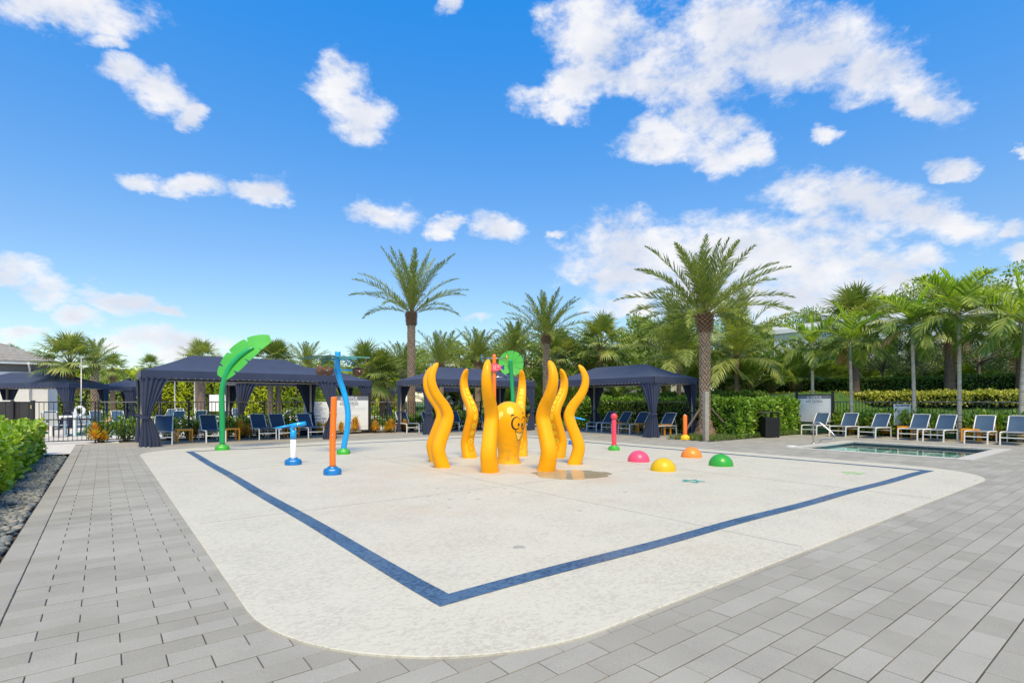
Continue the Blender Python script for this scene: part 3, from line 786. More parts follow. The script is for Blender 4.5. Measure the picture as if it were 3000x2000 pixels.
def spine(u): f = u*(len(sp)-1); i = min(int(f), len(sp)-2); return sp[i].lerp(sp[i+1], f-i)
sdv = Vector((-.62, .42, .66)).normalized()
def side(u):
    tg = (spine(min(1, u+.03))-spine(max(0, u-.03))).normalized(); v = sdv-tg*sdv.dot(tg); return v.normalized()
b = leaf_plate(1.4, .80, spine, side, None, [(.16, 1, .65, .02), (.40, 1, .45, .018), (.68, 1, .45, .018), (.20, -1, .6, .02), (.46, -1, .6, .018), (.78, -1, .5, .018)])
b.build('leaf', GREENL, t)

# lily-leaf sprayer behind the octopus
p = D(1500, 18.0); t = thing('leaf_sprayer', 'dark green pole with a round lime lily leaf, behind the octopus head', 'spray toy', (p.x, p.y, ZP), -TH)
base_flange(GREENB, .175, .15, t)
lp = bez([(.02, 0, .1), (.03, 0, 1.2), (.0, 0, 1.9), (-.03, -.03, 2.35), (-.06, -.1, 2.72)], 6)
b = MB(); b.tube(lp, .068, 14); b.build('pole', GREENP, t)
b = MB(); pts = []; NL = 240
for i in range(NL+1):
    a = 2*PI*i/NL-PI/2; q = (a+PI/2) % (2*PI); dd = min(q, 2*PI-q); r_ = .43
    if dd < .42: r_ *= .42+.58*(dd/.42)**.7
    for nu in (1.1, 1.75, 2.4, 2.95, 3.6, 4.4, 5.1):
        if abs(q-nu) < .028: r_ *= 1-.33*(1-abs(q-nu)/.028)
    pts.append((r_*math.cos(a), r_*1.05*math.sin(a)))
Mx = Matrix.Translation((-.03, .02, 2.60)) @ Matrix.Rotation(R(80), 4, 'X') @ Matrix.Rotation(R(-4), 4, 'Z')
ang0 = b.add([Mx @ Vector((0, 0, -.04))]); r0 = b.add([Mx @ Vector((x, y, 0)) for x, y in pts]); r1 = b.add([Mx @ Vector((x, y, -.014)) for x, y in pts]); a1 = b.add([Mx @ Vector((0, 0, -.054))])
for i in range(NL): b.face((ang0, r0+i, r0+i+1)); b.face((a1, r1+i+1, r1+i)); b.face((r0+i, r1+i, r1+i+1, r0+i+1))
b.build('leaf', GREENL, t)

# blue S-shaped pole with tipping coconut buckets
p = G(1006, 1331); t = thing('bucket_sprayer', 'wavy blue pole with brown coconut tipping buckets and thin palm blades', 'spray toy', (p.x, p.y, ZP), -TH)
base_flange(GREENB, .16, .14, t)
k_ = 12.74/1538/3.267
path = [((x-350)*k_, 0, (1248-y)*k_+.03) for x, y in ((350, 1235), (362, 1150), (382, 1050), (393, 950), (394, 860), (381, 760), (352, 650), (318, 550), (298, 470), (292, 400), (295, 330), (295, 268))]
lp = bez([(a, c, max(.1, z)) for a, c, z in path], 5); b = MB(); b.tube(lp, .068, 16); b.build('pole', BLUEP, t)
zt_ = lp[-1].z; xt = lp[-1].x
COCO = plain('coconut_brown', hexl('#5e4438'), .8, var=.5, nscale=22, bump=.6, bscale=70)
def bucket(c, tilt, az):
    b_ = MB(); prof = [(.0, -.155), (.06, -.14), (.105, -.09), (.13, -.02), (.135, .045), (.125, .04), (.115, -.02), (.09, -.08), (0, -.12)]
    b_.lathe(prof, 20)
    M_ = Matrix.Translation(c) @ Matrix.Rotation(az, 4, 'Z') @ Matrix.Rotation(tilt, 4, 'X')
    b_.v = [tuple(M_ @ Vector(v)) for v in b_.v]; o = b_.build('bucket', COCO, t)
    q = MB(); q.lathe([(0, 0), (.014, 0), (.014, .01), (0, .014)], 10); q.v = [tuple(M_ @ (Matrix.Rotation(R(90), 4, 'X') @ Vector(v)+Vector((0, -.13, .0)))) for v in q.v]; q.build('bolt', STEEL, o)
zb_ = (1248-435)*k_+.0
bucket(Vector((xt-.36, -.10, zb_)), R(-38), R(-40)); bucket(Vector((xt-.17, -.18, zb_)), R(12), R(10)); bucket(Vector((xt+.46, .12, zb_)), R(14), R(35))
b = MB(); b.tube([(xt-.36, -.02, zb_), (xt-.1, 0, zb_), (xt+.40, .08, zb_)], .022, 8); b.build('arm', BLUEP, t)
b = MB(); b.tube([(xt, 0, zb_), (xt-.17, -.12, zb_)], .02, 8); b.build('arm', BLUEP, t)
for (dx, dy) in ((-.34, -.06), (.40, -.1), (.15, .35), (-.12, .33)):
    q = bez([(xt, 0, zt_-.20), (xt+dx*.5, dy*.5, zt_-.19), (xt+dx*.85, dy*.85, zt_-.22), (xt+dx*1.05, dy*1.05, zt_-.31)], 5)
    b = MB(); b.tube(q, .018, 8, flat=(1.6, .6)); b.build('frond_bracket', BLUEP, t)
DKG = plain('dark_frond_plate', hexl('#274f4d'), .5, var=.2); TEAL = plain('teal_frond_plate', hexl('#4f9a9c'), .5, var=.15)
for k, (az, z, L_) in enumerate(((178, zt_-.10, .74), (200, zt_-.165, .85), (8, zt_-.115, .72), (-25, zt_-.17, .58), (62, zt_-.12, .6), (118, zt_-.16, .6), (-80, zt_-.14, .55))):
    b = MB(); d = Vector((math.cos(R(az)), math.sin(R(az)), 0)); s_ = Vector((-d.y, d.x, 0)); rows = []
    for i in range(9):
        u = i/8; w = .085*math.sin(PI*(.08+.86*u))**.6*(1-.25*(i % 2)); c = Vector((xt, 0, z))+d*(.05+L_*u)+Vector((0, 0, -.02*u*u))
        rows.append([c-s_*w, c+Vector((0, 0, .006)), c+s_*w])
    b.grid(rows, sm=False); b.grid([[q-Vector((0, 0, .022)) for q in r_] for r_ in rows], sm=False); b.grid([[r_[0] for r_ in rows], [r_[0]-Vector((0, 0, .022)) for r_ in rows]], sm=False); b.grid([[r_[2] for r_ in rows], [r_[2]-Vector((0, 0, .022)) for r_ in rows]], sm=False)
    b.build('palm_blade', DKG if k < 2 else TEAL, t)

# fish spinner
p = D(1448, 15.2); t = thing('fish_sprayer', 'orange pole with bars carrying a pink fish and edge-on fish plates', 'spray toy', (p.x, p.y, ZP), -TH)
base_flange(BLUED, .17, .14, t)
b = MB(); b.tube([(0, 0, .1), (0, 0, 1.5), (0, 0, 2.55), (0, 0, 2.63), (0, 0, 2.66)], [.056, .056, .056, .05, .03], 14); b.build('pole', ORANGE2, t)
for (z, x0, x1) in ((2.54, -.36, .35), (2.0, -.2, .35)):
    b = MB(); b.tube([(x0, 0, z), (x1, 0, z)], .014, 8); b.build('bar', STEEL, t)
FPINK = plain('pink_fish_paint', hexl('#ee5573'), .4); FPALE = plain('pale_fish_stripe', hexl('#f6b9a0'), .4); FNAVY = plain('navy_fish_paint', hexl('#1d3f86'), .4)
def fish(c, az, body, tail):
    M_ = Matrix.Translation(c) @ Matrix.Rotation(az, 4, 'Z') @ Matrix.Rotation(R(90), 4, 'X')
    ol = [(.175*math.cos(2*PI*i/28), .11*math.sin(2*PI*i/28)) for i in range(28)]
    b_ = MB(); b_.prism(ol, .016, M=M_); o = b_.build('fish', body, t)
    b_ = MB(); b_.prism([(.155, .0), (.17, .05), (.22, .03), (.215, .075), (.27, .05), (.25, 0), (.27, -.05), (.215, -.085), (.21, -.03), (.17, -.05)], .014, M=M_ @ Matrix.Translation((0, 0, .001))); b_.build('tail', tail, o)
    for x in (-.02, .03):
        A = [(x+.028*math.cos(a_), .075*math.sin(a_)) for a_ in [R(110+14*i) for i in range(11)]]; B_ = [(x+.012+.020*math.cos(a_), .07*math.sin(a_)) for a_ in [R(110+14*i) for i in range(11)]]
        b_ = MB(); b_.grid([[M_ @ Vector((*q, .019)) for q in A], [M_ @ Vector((*q, .019)) for q in B_]]); b_.build('stripe', FPALE, o)
    b_ = MB(); b_.poly([M_ @ Vector((.095+.026*math.cos(i), .03+.026*math.sin(i), .019)) for i in [2*PI*j/16 for j in range(16)]]); b_.build('eye', FPALE, o)
fish(Vector((.03, -.075, 2.27)), 0, FPINK, FNAVY)
fish(Vector((-.36, 0, 2.54)), R(86), plain('teal_fish_paint', hexl('#2f86a8'), .4), FPALE); fish(Vector((.35, 0, 2.54)), R(92), ORANGE2, FPALE); fish(Vector((.35, 0, 2.0)), R(90), FNAVY, FPINK)
b = MB(); b.tube([(.03, -.06, 2.27), (.03, 0, 2.27)], .015, 8); b.build('bar', STEEL, t)

# plain jets
p = G(974, 1391); t = thing('spray_pole', 'slim orange spray pole on a deep blue scalloped base', 'spray toy', (p.x, p.y, ZP), -TH)
base_flange(BLUED, .155, .14, t)
b = MB(); q = bez([(.005, 0, .1), (.0, 0, .5), (.012, 0, .9), (.022, 0, 1.2), (.025, 0, 1.33), (.025, 0, 1.36), (.025, 0, 1.375)], 4)
b.tube(q, [.053]*(len(q)-9)+[.053, .053, .053, .053, .052, .048, .042, .034, .02], 16); b.build('pole', ORANGE2, t)
b = MB(); b.lathe([(0, 0), (.012, 0), (.012, .006), (0, .008)], 10); b.v = [(x+.015, -.054-z, y+.70) for x, y, z in b.v]; b.build('nozzle', STEEL, t)

def cannon(u, v, rz, lab):
    p = G(u, v); t = thing('water_cannon', lab, 'spray toy', (p.x, p.y, ZP), rz)
    base_flange(BLUED, .165, .14, t)
    b = MB(); b.lathe([(.056, .1), (.056, .53), (.0, .53)], 18); b.build('post', WHITEP, t)
    b = MB(); b.lathe([(.0, .52), (.058, .52), (.058, .66), (.05, .675), (.045, .70), (.0, .70)], 18); b.build('collar', BLUEP, t)
    b = MB(); b.tube(bez([(.0, 0, .66), (-.03, 0, .73), (0, 0, .79), (.05, 0, .81)], 5), .036, 12); b.build('elbow', BLUEP, t)
    b = MB(); b.tube([(-.06, 0, .79), (.05, 0, .81), (.25, 0, .845)], [.042, .046, .042], 14); brl = b.build('barrel', BLUEP, t)
    b = MB(); b.lathe([(0, 0), (.018, 0), (.018, .012), (0, .012)], 12); b.v = [(x+.10, -.044-z, y+.82) for x, y, z in b.v]; b.build('bolt', STEEL, brl)
    ring = [(-.19+.14*math.cos(a), .13*math.sin(a), .775+.03*math.cos(a)) for a in [2*PI*i/28 for i in range(29)]]
    b = MB(); b.tube(ring, .02, 8, cap=False); b.build('handle_ring', BLUEP, t)
cannon(859, 1362, -TH+R(4), 'blue and white water cannon with ring handle beside the orange spray pole')
cannon(1681, 1302, -TH+R(172), 'blue and white water cannon half hidden behind an octopus tentacle')

p = G(1799, 1319.5); t = thing('spray_bollard', 'coral red spray bollard topped by a ball, on a green base', 'spray toy', (p.x, p.y, ZP), -TH)
base_flange(GREENB, .15, .13, t)
b = MB(); b.lathe([(.062, .1), (.062, .79), (.058, .80), (0, .80)], 18); b.build('post', REDP, t)
b = MB(); b.lathe([(.03, .79)]+[(.085*math.sin(R(a)), .895-.085*math.cos(R(a))) for a in range(20, 180, 10)]+[(0, .98)], 20); b.build('ball', REDP, t)
p = G(2007, 1287); t = thing('spray_bollard', 'short orange bollard on a round yellow base by the palm bed', 'spray toy', (p.x, p.y, 0), -TH)
base_flange(YELP, .16, .16, t)
b = MB(); b.lathe([(.07, .12), (.07, .82), (.062, .835), (0, .835)], 18); b.build('post', ORANGE2, t)
b = MB(); b.lathe([(.02, .83), (.02, .86), (0, .862)], 10); b.build('cap', STEEL, t)

for (u, v, col, nm) in ((1871, 1356, '#df4f74', 'pink'), (1943, 1384, '#d8b010', 'yellow'), (2026, 1343, '#ee8a34', 'orange'), (2112, 1369, '#349a36', 'green')):
    f = G(u, v); Yf = CAMH*FPX/(v-HZ); p = D(u, Yf+.23)
    b = MB(); b.lathe([(.235*math.sin(R(a)), .235*math.cos(R(a))) for a in range(90, 0, -6)]+[(0, .235)], 36)
    tag(b.build('spray_dome', plain(nm+'_dome_gelcoat', hexl(col), .35, var=.06, coat=.12, spec=.35), None, (p.x, p.y, ZP)), 'glossy %s half-dome on the splash pad' % nm, 'spray toy', 'coloured half-domes on the pad')
# ------------------------------------------------------------------ cabanas
def fabric(name, col, scale=420, rough=.9):
    m, nt, b_ = newmat(name); L = nt.links.new
    tc = nt.nodes.new('ShaderNodeTexCoord'); n = nt.nodes.new('ShaderNodeTexNoise'); n.inputs['Scale'].default_value = scale*.25; n.inputs['Detail'].default_value = 3; L(tc.outputs['Object'], n.inputs['Vector'])
    n2 = nt.nodes.new('ShaderNodeTexNoise'); n2.inputs['Scale'].default_value = 2.5; n2.inputs['Detail'].default_value = 4; L(tc.outputs['Object'], n2.inputs['Vector'])
    ad = nt.nodes.new('ShaderNodeMath'); ad.operation = 'MULTIPLY_ADD'; ad.inputs[1].default_value = .5; L(n2.outputs['Fac'], ad.inputs[0]); L(n.outputs['Fac'], ad.inputs[2])
    r = ramp(nt, [(.45, tuple(c*.7 for c in col)), (1.0, tuple(min(1, c*1.45) for c in col))]); L(ad.outputs[0], r.inputs[0]); L(r.outputs[0], b_.inputs['Base Color'])
    b_.inputs['Roughness'].default_value = rough; b_.inputs['Sheen Weight'].default_value = .08; b_.inputs['Sheen Roughness'].default_value = .6
    bp = nt.nodes.new('ShaderNodeBump'); bp.inputs['Strength'].default_value = .25; bp.inputs['Distance'].default_value = .003; L(n.outputs['Fac'], bp.inputs['Height']); L(bp.outputs[0], b_.inputs['Normal'])
    return m
NAVY = fabric('navy_canvas', (.020, .032, .076))
POST = plain('bronze_aluminium_post', (.36, .34, .30), .5, .2)
LIGHTBAR = plain('pale_eave_bar', (.62, .61, .58), .5)
WPLATE = plain('white_foot_plate', (.75, .75, .75), .5)

def canopy_mesh(Lx, Ly, ze=2.2, zr=2.77, hip=None):
    hip = hip if hip else Ly/2+.05; b = MB(); N_ = 10
    A = [Vector((0, 0, ze)), Vector((Lx, 0, ze)), Vector((Lx, Ly, ze)), Vector((0, Ly, ze))]; r0, r1 = Vector((hip, Ly/2, zr)), Vector((Lx-hip, Ly/2, zr))
    def panel(a, c, d, e):                                  # a-c eave edge, d-e ridge edge, slightly sagging cloth
        rows = []
        for i in range(N_+1):
            v = i/N_; row = []
            for j in range(N_+1):
                u = j/N_; p = a.lerp(c, u).lerp(d.lerp(e, u), v); p = p-Vector((0, 0, .05*math.sin(PI*v)*math.sin(PI*u)**.5+.03*math.sin(PI*v))); row.append(p)
            rows.append(row)
        b.grid(rows)
    panel(A[0], A[1], r0, r1); panel(A[1], A[2], r1, r1); panel(A[2], A[3], r1, r0); panel(A[3], A[0], r0, r0)
    return b.mesh('canopy', NAVY)
def valance_mesh(L_, zt_=2.205, h=.20, sc=.165):
    """vertical skirt along x with a scalloped hem"""
    b = MB(); n = max(2, int(round(L_/sc))); st = L_/n; k = 6
    top = []; mid = []; bot = []
    for i in range(n*k+1):
        x = i*st/k; ph = (i % k)/k; d = .05*abs(math.sin(PI*ph))**.6; w = .008*math.sin(x*5.1)
        top.append((x, -.012, zt_)); mid.append((x, -.016+w*.5, zt_-h*.5)); bot.append((x, -.02+w, zt_-h-d))
    b.grid([top, mid, bot]); hem = [(x, -.0215+.008*math.sin(x*5.1)*.8, zt_-h+.015) for (x, _, _) in bot]
    return b.mesh('valance', NAVY)
def curtain_mesh(ax, ay, ztop=2.02, ztie=.86, seed=0, flare=.46, back=False):
    """cloth gathered on a corner post: two wings (lengths ax, ay) pulled into a tie"""
    rr = random.Random(seed); b = MB(); rows = []; K = 66; nz_ = 40; ph = rr.uniform(0, 6)
    amp = .03
    for i in range(nz_+1):
        z = ztop*(1-i/nz_)+.015*(i/nz_)
        if z > ztie: t = (z-ztie)/(ztop-ztie); s_ = .24+.76*t**1.2; am = amp*(.45+.55*t)
        else: t = (ztie-z)/ztie; s_ = .24+flare*min(1, t*1.15)**.75; am = amp*(.5+.9*t)
        row = []
        for j in range(K+1):
            u = j/K
            if u < .5: x, y, nx_, ny_ = ax*(1-2*u)*s_, 0, 0, -1
            else: x, y, nx_, ny_ = 0, ay*(2*u-1)*s_, -1, 0
            # round the corner
            w = math.exp(-((u-.5)/.09)**2); nx2, ny2 = nx_*(1-w)-.7*w, ny_*(1-w)-.7*w
            pl = (.9+math.sin(u*2*PI*9.5+ph+.5*math.sin(z*1.7)))*am*(1+.35*math.sin(u*17+ph))+.008*math.sin(u*2*PI*21+z*3)+.02
            row.append((x+nx2*(pl-.01)+.02*(1-s_), y+ny2*(pl-.01)+.02*(1-s_), z))
        rows.append(row)
    b.grid(rows); return b.mesh('curtain', NAVY)
def tieband_mesh(ax, ay, z=.86):
    b = MB(); n = 18; rows = []
    for dz in (-.03, 0, .03): rows.append([(.045+.125*math.cos(2*PI*j/n), .045+.125*math.sin(2*PI*j/n), z+dz) for j in range(n)])
    b.grid(rows, close=True); return b.mesh('tie_band', NAVY)
CB = {}
def cabana(lab, e0, n0, Lx, Ly, rz=0, group=None, arms=(.62, .42), skip=()):
    """open canvas cabana; corner (e0,n0) is its own front left corner, Lx along its long front"""
    t = thing('cabana', lab, 'cabana', (e0, n0, 0), rz, group)
    key = (Lx, Ly)
    if key not in CB: CB[key] = (canopy_mesh(Lx, Ly), valance_mesh(Lx), valance_mesh(Ly))
    c, vx, vy = CB[key]
    put('canopy', c, t)
    put('valance', vx, t); put('valance', vx, t, (Lx, Ly, 0), PI); put('valance', vy, t, (Lx, 0, 0), PI/2); put('valance', vy, t, (0, Ly, 0), -PI/2)
    corners = ((0, 0, 1, 1), (Lx, 0, -1, 1), (Lx, Ly, -1, -1), (0, Ly, 1, -1))
    for k, (x, y, sx, sy) in enumerate(corners):
        ix, iy = x+sx*.11, y+sy*.11
        b = MB(); b.box((ix, iy, 1.07), (.075, .075, 2.14)); po = b.build('post', POST, t)
        b = MB(); b.box((ix, iy, .006), (.17, .17, .012)); b.build('foot_plate', WPLATE, po)
        if k in skip: continue
        kk = ('cur', arms, k % 2, k)
        if kk not in CB:
            CB[kk] = (curtain_mesh(*arms, seed=k+3), tieband_mesh(*arms))
        rot = (0, PI/2, PI, -PI/2)[k]
        if k % 2: 
            kk2 = ('cur', arms[::-1], k)
            if kk2 not in CB: CB[kk2] = (curtain_mesh(arms[1], arms[0], seed=k+9), tieband_mesh(arms[1], arms[0]))
            cu = put('curtain', CB[kk2][0], t, (ix-sx*.065, iy-sy*.065, 0), rot); put('tie_band', CB[kk2][1], cu)
        else:
            cu = put('curtain', CB[kk][0], t, (ix-sx*.065, iy-sy*.065, 0), rot); put('tie_band', CB[kk][1], cu)
    for (x, y, dx, dy) in ((Lx/2, .06, Lx-.1, .04), (Lx/2, Ly-.06, Lx-.1, .04)):
        b = MB(); b.box((x, y, 1.985), (dx, dy, .04)); b.build('eave_bar', LIGHTBAR, t)
    for (x, y, dx, dy) in ((.06, Ly/2, .04, Ly-.18), (Lx-.06, Ly/2, .04, Ly-.18)):
        b = MB(); b.box((x, y, 1.985), (dx, dy, .04)); b.build('eave_bar', LIGHTBAR, t)
    return t
CLx, CLy = 5.55, 2.65
cabana('navy cabana with tied curtains behind the tall green leaf sprayer', .85, 18.15, CLx, CLy)
cabana('navy cabana beyond the fence behind the play area rules board', 4.0, 21.95, 5.3, CLy)
cabana('navy cabana with loungers behind the octopus tentacles', 9.95, 18.2, CLx, CLy)
# long side of this one runs along the walk: rotate so its front looks to -x
cabana('navy cabana beside the big date palm and the shower post', 15.5, 17.05, 5.4, 2.65, -PI/2)

# ------------------------------------------------------------------ loungers and side tables
WALU = plain('white_powder_coat', (.78, .78, .77), .4, var=.03)
SLING = fabric('navy_sling', (.022, .062, .13), 600, .75)
def stripe_mat():
    m, nt, b_ = newmat('striped_sling'); L = nt.links.new
    tc = nt.nodes.new('ShaderNodeTexCoord'); wv = nt.nodes.new('ShaderNodeTexWave'); wv.inputs['Scale'].default_value = 5.5; wv.bands_direction = 'X'; L(tc.outputs['Object'], wv.inputs['Vector'])
    r = ramp(nt, [(.45, (.045, .09, .16)), (.6, (.42, .43, .44))]); L(wv.outputs['Fac'], r.inputs[0]); L(r.outputs[0], b_.inputs['Base Color']); b_.inputs['Roughness'].default_value = .8
    return m
SEAT = stripe_mat()
LW = .54
def bar(b, a, c, w=.032, h=None):
    a, c = Vector(a), Vector(c); b.tube([a, c], (w if h is None else w)*.72, 4, sm=False)
def lounger_proto():
    """local x runs from the foot end (0) to the head end"""
    t = thing('sun_lounger', '', 'lounger')
    y = LW/2
    for s_ in (-1, 1):
        rail = bez([(0, s_*y, .352), (.10, s_*y, .372), (.45, s_*y, .375), (.9, s_*y, .36), (1.45, s_*y, .352)], 4)
        b = MB(); b.tube(rail, .023, 6); b.build('side_rail', WALU, t)
        b = MB(); b.tube([(1.10, s_*(y-.03), .385), (1.30, s_*(y-.03), .62), (1.47, s_*(y-.03), .80), (1.52, s_*(y-.03), .845)], .017, 6); b.build('back_rail', WALU, t)
        for x, dx in ((.02, -.015), (1.40, .03)):
            b = MB(); b.tube([(x, s_*y, .355), (x+dx, s_*y, .0)], .0235, 4, sm=False); b.build('leg', WALU, t)
        b = MB(); b.tube([(1.32, s_*(y-.03), .62), (1.45, s_*(y-.02), .37)], .009, 6); b.build('strut', WALU, t)
    for x, z in ((.008, .225), (1.42, .25)):
        b = MB(); b.tube([(x, -y, z), (x, y, z)], .019, 4, sm=False); b.build('crossbar', WALU, t)
    b = MB(); b.tube([(1.525, -y+.03, .848), (1.545, -y*.5, .855), (1.545, y*.5, .855), (1.525, y-.03, .848)], .014, 6); b.build('top_bar', WALU, t)
    b = MB(); rows = []
    for i in range(11):
        u = i/10; x = .04+u*1.08; rows.append([(x, -y+.02+(LW-.04)*q/6, .375-.035*math.sin(PI*q/6)*math.sin(PI*u)**.5) for q in range(7)])
    b.grid(rows); b.build('seat_sling', SEAT, t)
    b = MB(); rows = []
    for i in range(11):
        u = i/10; x = 1.10+.42*u; z = .385+.46*u+.02*math.sin(PI*u); rows.append([(x+.02*math.sin(PI*q/6), -y+.035+(LW-.07)*q/6, z-.012*math.sin(PI*q/6)) for q in range(7)])
    b.grid(rows); b.build('back_sling', SLING, t)
    return t
LP = lounger_proto(); LPT = collect(LP); LP_used = [False]
def lounger(e, n, rz, label, group, z=0):
    o = LP if not LP_used[0] else copy_tree(LP, LPT); LP_used[0] = True
    o.location = (e, n, z); o.rotation_euler = (0, 0, rz); o['label'] = label; o['group'] = group; return o
ORNG = plain('orange_powder_coat', hexl('#f7a21e'), .4, var=.04)
def table_proto():
    t = thing('side_table', '', 'table'); s_ = .21
    b = MB(); b.box((0, 0, .385), (.44, .44, .03)); b.build('apron', ORNG, t)
    for k in range(5):
        b = MB(); b.box((0, -.176+.088*k, .409), (.44, .078, .016)); b.build('slat', ORNG, t)
    for sx in (-1, 1):
        for sy in (-1, 1):
            b = MB(); b.box((sx*(s_-.012), sy*(s_-.012), .185), (.042, .042, .37)); b.build('leg', ORNG, t)
    return t
TPt = table_proto(); TPT = collect(TPt); TP_used = [False]
def table(e, n, rz, label, group='orange side tables between the loungers', z=0):
    o = TPt if not TP_used[0] else copy_tree(TPt, TPT); TP_used[0] = True
    o.location = (e, n, z); o.rotation_euler = (0, 0, rz); o['label'] = label; o['group'] = group

GA = 'navy loungers under the cabana behind the leaf sprayer'
def place_l(uL, vL, uR, vR, rz, label, group):
    """front feet seen at two pixels -> centre of the foot end"""
    p = (G(uL, vL)+G(uR, vR))/2; return lounger(p.x, p.y, rz, label, group)
place_l(442, 1304, 503, 1302, R(83), 'navy sling lounger half behind the gathered cabana curtain', GA)
place_l(604, 1297, 661, 1295, R(91), 'navy sling lounger behind the green leaf sprayer pole', GA)
place_l(757, 1289, 812, 1287, R(91), 'navy sling lounger set tight against the one behind the water cannon', GA)
place_l(815, 1288, 868, 1284, R(91), 'navy sling lounger behind the blue and white water cannon', GA)
place_l(902, 1284.5, 950, 1281.5, R(91), 'navy sling lounger next to the drop off warning sign', GA)
p = G(541, 1295); table(p.x, p.y+.2, R(4), 'orange side table between two loungers, clear of the sprayer pole')
p = G(680, 1291); table(p.x, p.y+.2, R(6), 'orange side table just past the green leaf sprayer pole')
p = G(858, 1281); table(p.x, p.y+.2, R(3), 'orange side table behind the blue and white water cannon')
GC = 'navy loungers under the cabana behind the octopus'
place_l(1188, 1266, 1233, 1269, R(84), 'navy sling lounger between two tied curtains, left clear of the tentacles', GC)
for (u, v, a, lab) in ((1282, 1266.5, 79, 'navy sling lounger behind the closest-set pair of tentacles'), (1362, 1261.5, 80, 'navy sling lounger beside the sucker-faced tentacle'), (1430, 1258, 80, 'navy sling lounger mostly behind the octopus head')):
    p = G(u, v); lounger(p.x, p.y, R(a), lab, GC)
GD = 'navy loungers under the cabana by the date palm'
for k, (uL, vL, uR, vR, a) in enumerate(((1721, 1262, 1744, 1264.3, 4), (1764, 1265, 1789, 1267.3, 3), (1813, 1269, 1842, 1272, 5), (1890, 1275, 1925, 1278, 6))):
    place_l(uL, vL, uR, vR, R(a), ('navy sling lounger at the inner end of the palm-side cabana', 'navy sling lounger behind the coral ball bollard', 'navy sling lounger with the lowest-set back, beside the tied corner curtain', 'navy sling lounger between the corner curtain and the orange bollard')[k], GD)
for (e, n, lab) in ((17.35, 14.82, 'orange side table behind the coral ball bollard'), (17.3, 13.85, 'orange side table between loungers near the corner curtain'), (17.25, 12.55, 'orange side table partly hidden by the corner curtain')):
    table(e, n, R(3), lab)
GR = 'navy loungers lined up beyond the wading pool'
RL = ((2351, 1273, 2389, 1275.5, 'navy sling lounger in front of the wading pool rules board'), (2433, 1277.6, 2474, 1280, 'navy sling lounger beside the board, next to an orange table'), (2517, 1282, 2562, 1284.6, 'navy sling lounger pushed against its neighbour short of the pool rules sign'), (2634, 1288, 2684, 1291, 'navy sling lounger in front of the small pool rules sign'), (2707, 1292, 2761, 1295, 'navy sling lounger paired up before the ringed white palm trunk'), (2829, 1298.6, 2889, 1302, 'navy sling lounger next to the orange table with a croton behind'), (2938, 1303.4, 2995, 1306.5, 'navy sling lounger at the far end of the pool row, beyond the last table'))
for (a, c, d_, e_, lab) in RL: place_l(a, c, d_, e_, R(rng.uniform(-2, 3)), lab, GR)
for (u, v, lab) in ((2478, 1271, 'orange side table beside the wading pool rules board'), (2655, 1282, 'orange side table below the small pool rules sign'), (2845, 1293, 'orange side table backed by a croton beyond the pool')):
    p = G(u, v); table(p.x, p.y, R(2), lab)

# ------------------------------------------------------------------ fences
BLK = plain('black_powder_coat', (.018, .018, .02), .45, var=.2)
RAIL_SKYLIT = plain('skylit_top_rail', (.20, .195, .19), .35, var=.1)  # black rail like the rest; sky sheen on it painted as grey
def fence(lab, a, c, h=1.3, postgap=2.3, skip=None, bottom=True):
    a, c = Vector(a), Vector(c); L_ = (c-a).length; rz = math.atan2(c.y-a.y, c.x-a.x)
    t = thing('picket_fence', lab, 'fence', (a.x, a.y, 0), rz)
    pm = MB(); pm.box((0, 0, (h-.05)/2+.06), (.016, .016, h-.08)); pm = pm.mesh('picket', BLK)
    po = MB(); po.box((0, 0, h/2), (.05, .05, h+.02)); po.box((0, 0, h+.018), (.058, .058, .016)); po = po.mesh('post', BLK)
    n = int(L_/.112)
    for i in range(1, n): put('picket', pm, t, (i*L_/n, 0, 0))
    k = max(1, int(round(L_/postgap)))
    for i in range(k+1): put('post', po, t, (L_*i/k, 0, 0))
    for z, hh in ((h-.012, .034), (.09, .028), (h-.19, .022)):
        if z == h-.19: continue
        b = MB(); b.box((L_/2, 0, z), (L_, .030 if z > 1 else .022, hh)); b.build('rail', RAIL_SKYLIT if z > 1 else BLK, t)
    return t
fence('black picket fence behind the cabanas with the rules board', (-.12, 21.2), (17.0, 21.2))
fence('black picket fence behind the pool loungers and palms', (23.95, 9.2), (23.95, -1.5))
fence('short black picket fence beside the date palm trunk', (18.35, 9.75), (18.35, 17.2))
# gate by the far end of the walk
t = thing('gate', 'black picket gate at the end of the walk by the clusia hedge', 'gate', (-1.75, 21.25, 0))
for i in range(1, 14):
    b = MB(); b.box((i*1.55/14, 0, .68), (.016, .016, 1.2)); b.build('picket', BLK, t)
for z in (.09, .75, 1.285):
    b = MB(); b.box((.775, 0, z), (1.55, .028, .03)); b.build('rail', BLK, t)
for x in (0, 1.55):
    b = MB(); b.box((x, 0, .65), (.045, .045, 1.3)); b.build('stile', BLK, t)
# solid dark enclosure beside the hedge
t = thing('equipment_screen', 'dark solid panel screen behind the clusia hedge', 'screen', D(42, 17.6), -TH+R(4))
DKP = plain('dark_panel', (.03, .027, .026), .55, var=.15, bump=.1)
for k in range(5):
    b = MB(); b.box((-1.3+.42*k, 0, .65), (.405, .05, 1.3)); b.build('panel', DKP, t)
for x in (-1.52, .0, .62):
    b = MB(); b.box((x, -.05, .67), (.09, .09, 1.34)); b.build('post', BLK, t)
b = MB(); b.box((-.45, -.01, 1.325), (2.2, .09, .04)); b.build('cap_rail', LIGHTBAR, t)
b = MB(); b.box((.60, -.1, 1.12), (.07, .03, .12)); b.build('latch', plain('latch_brass', (.5, .42, .2), .4, .8), t)

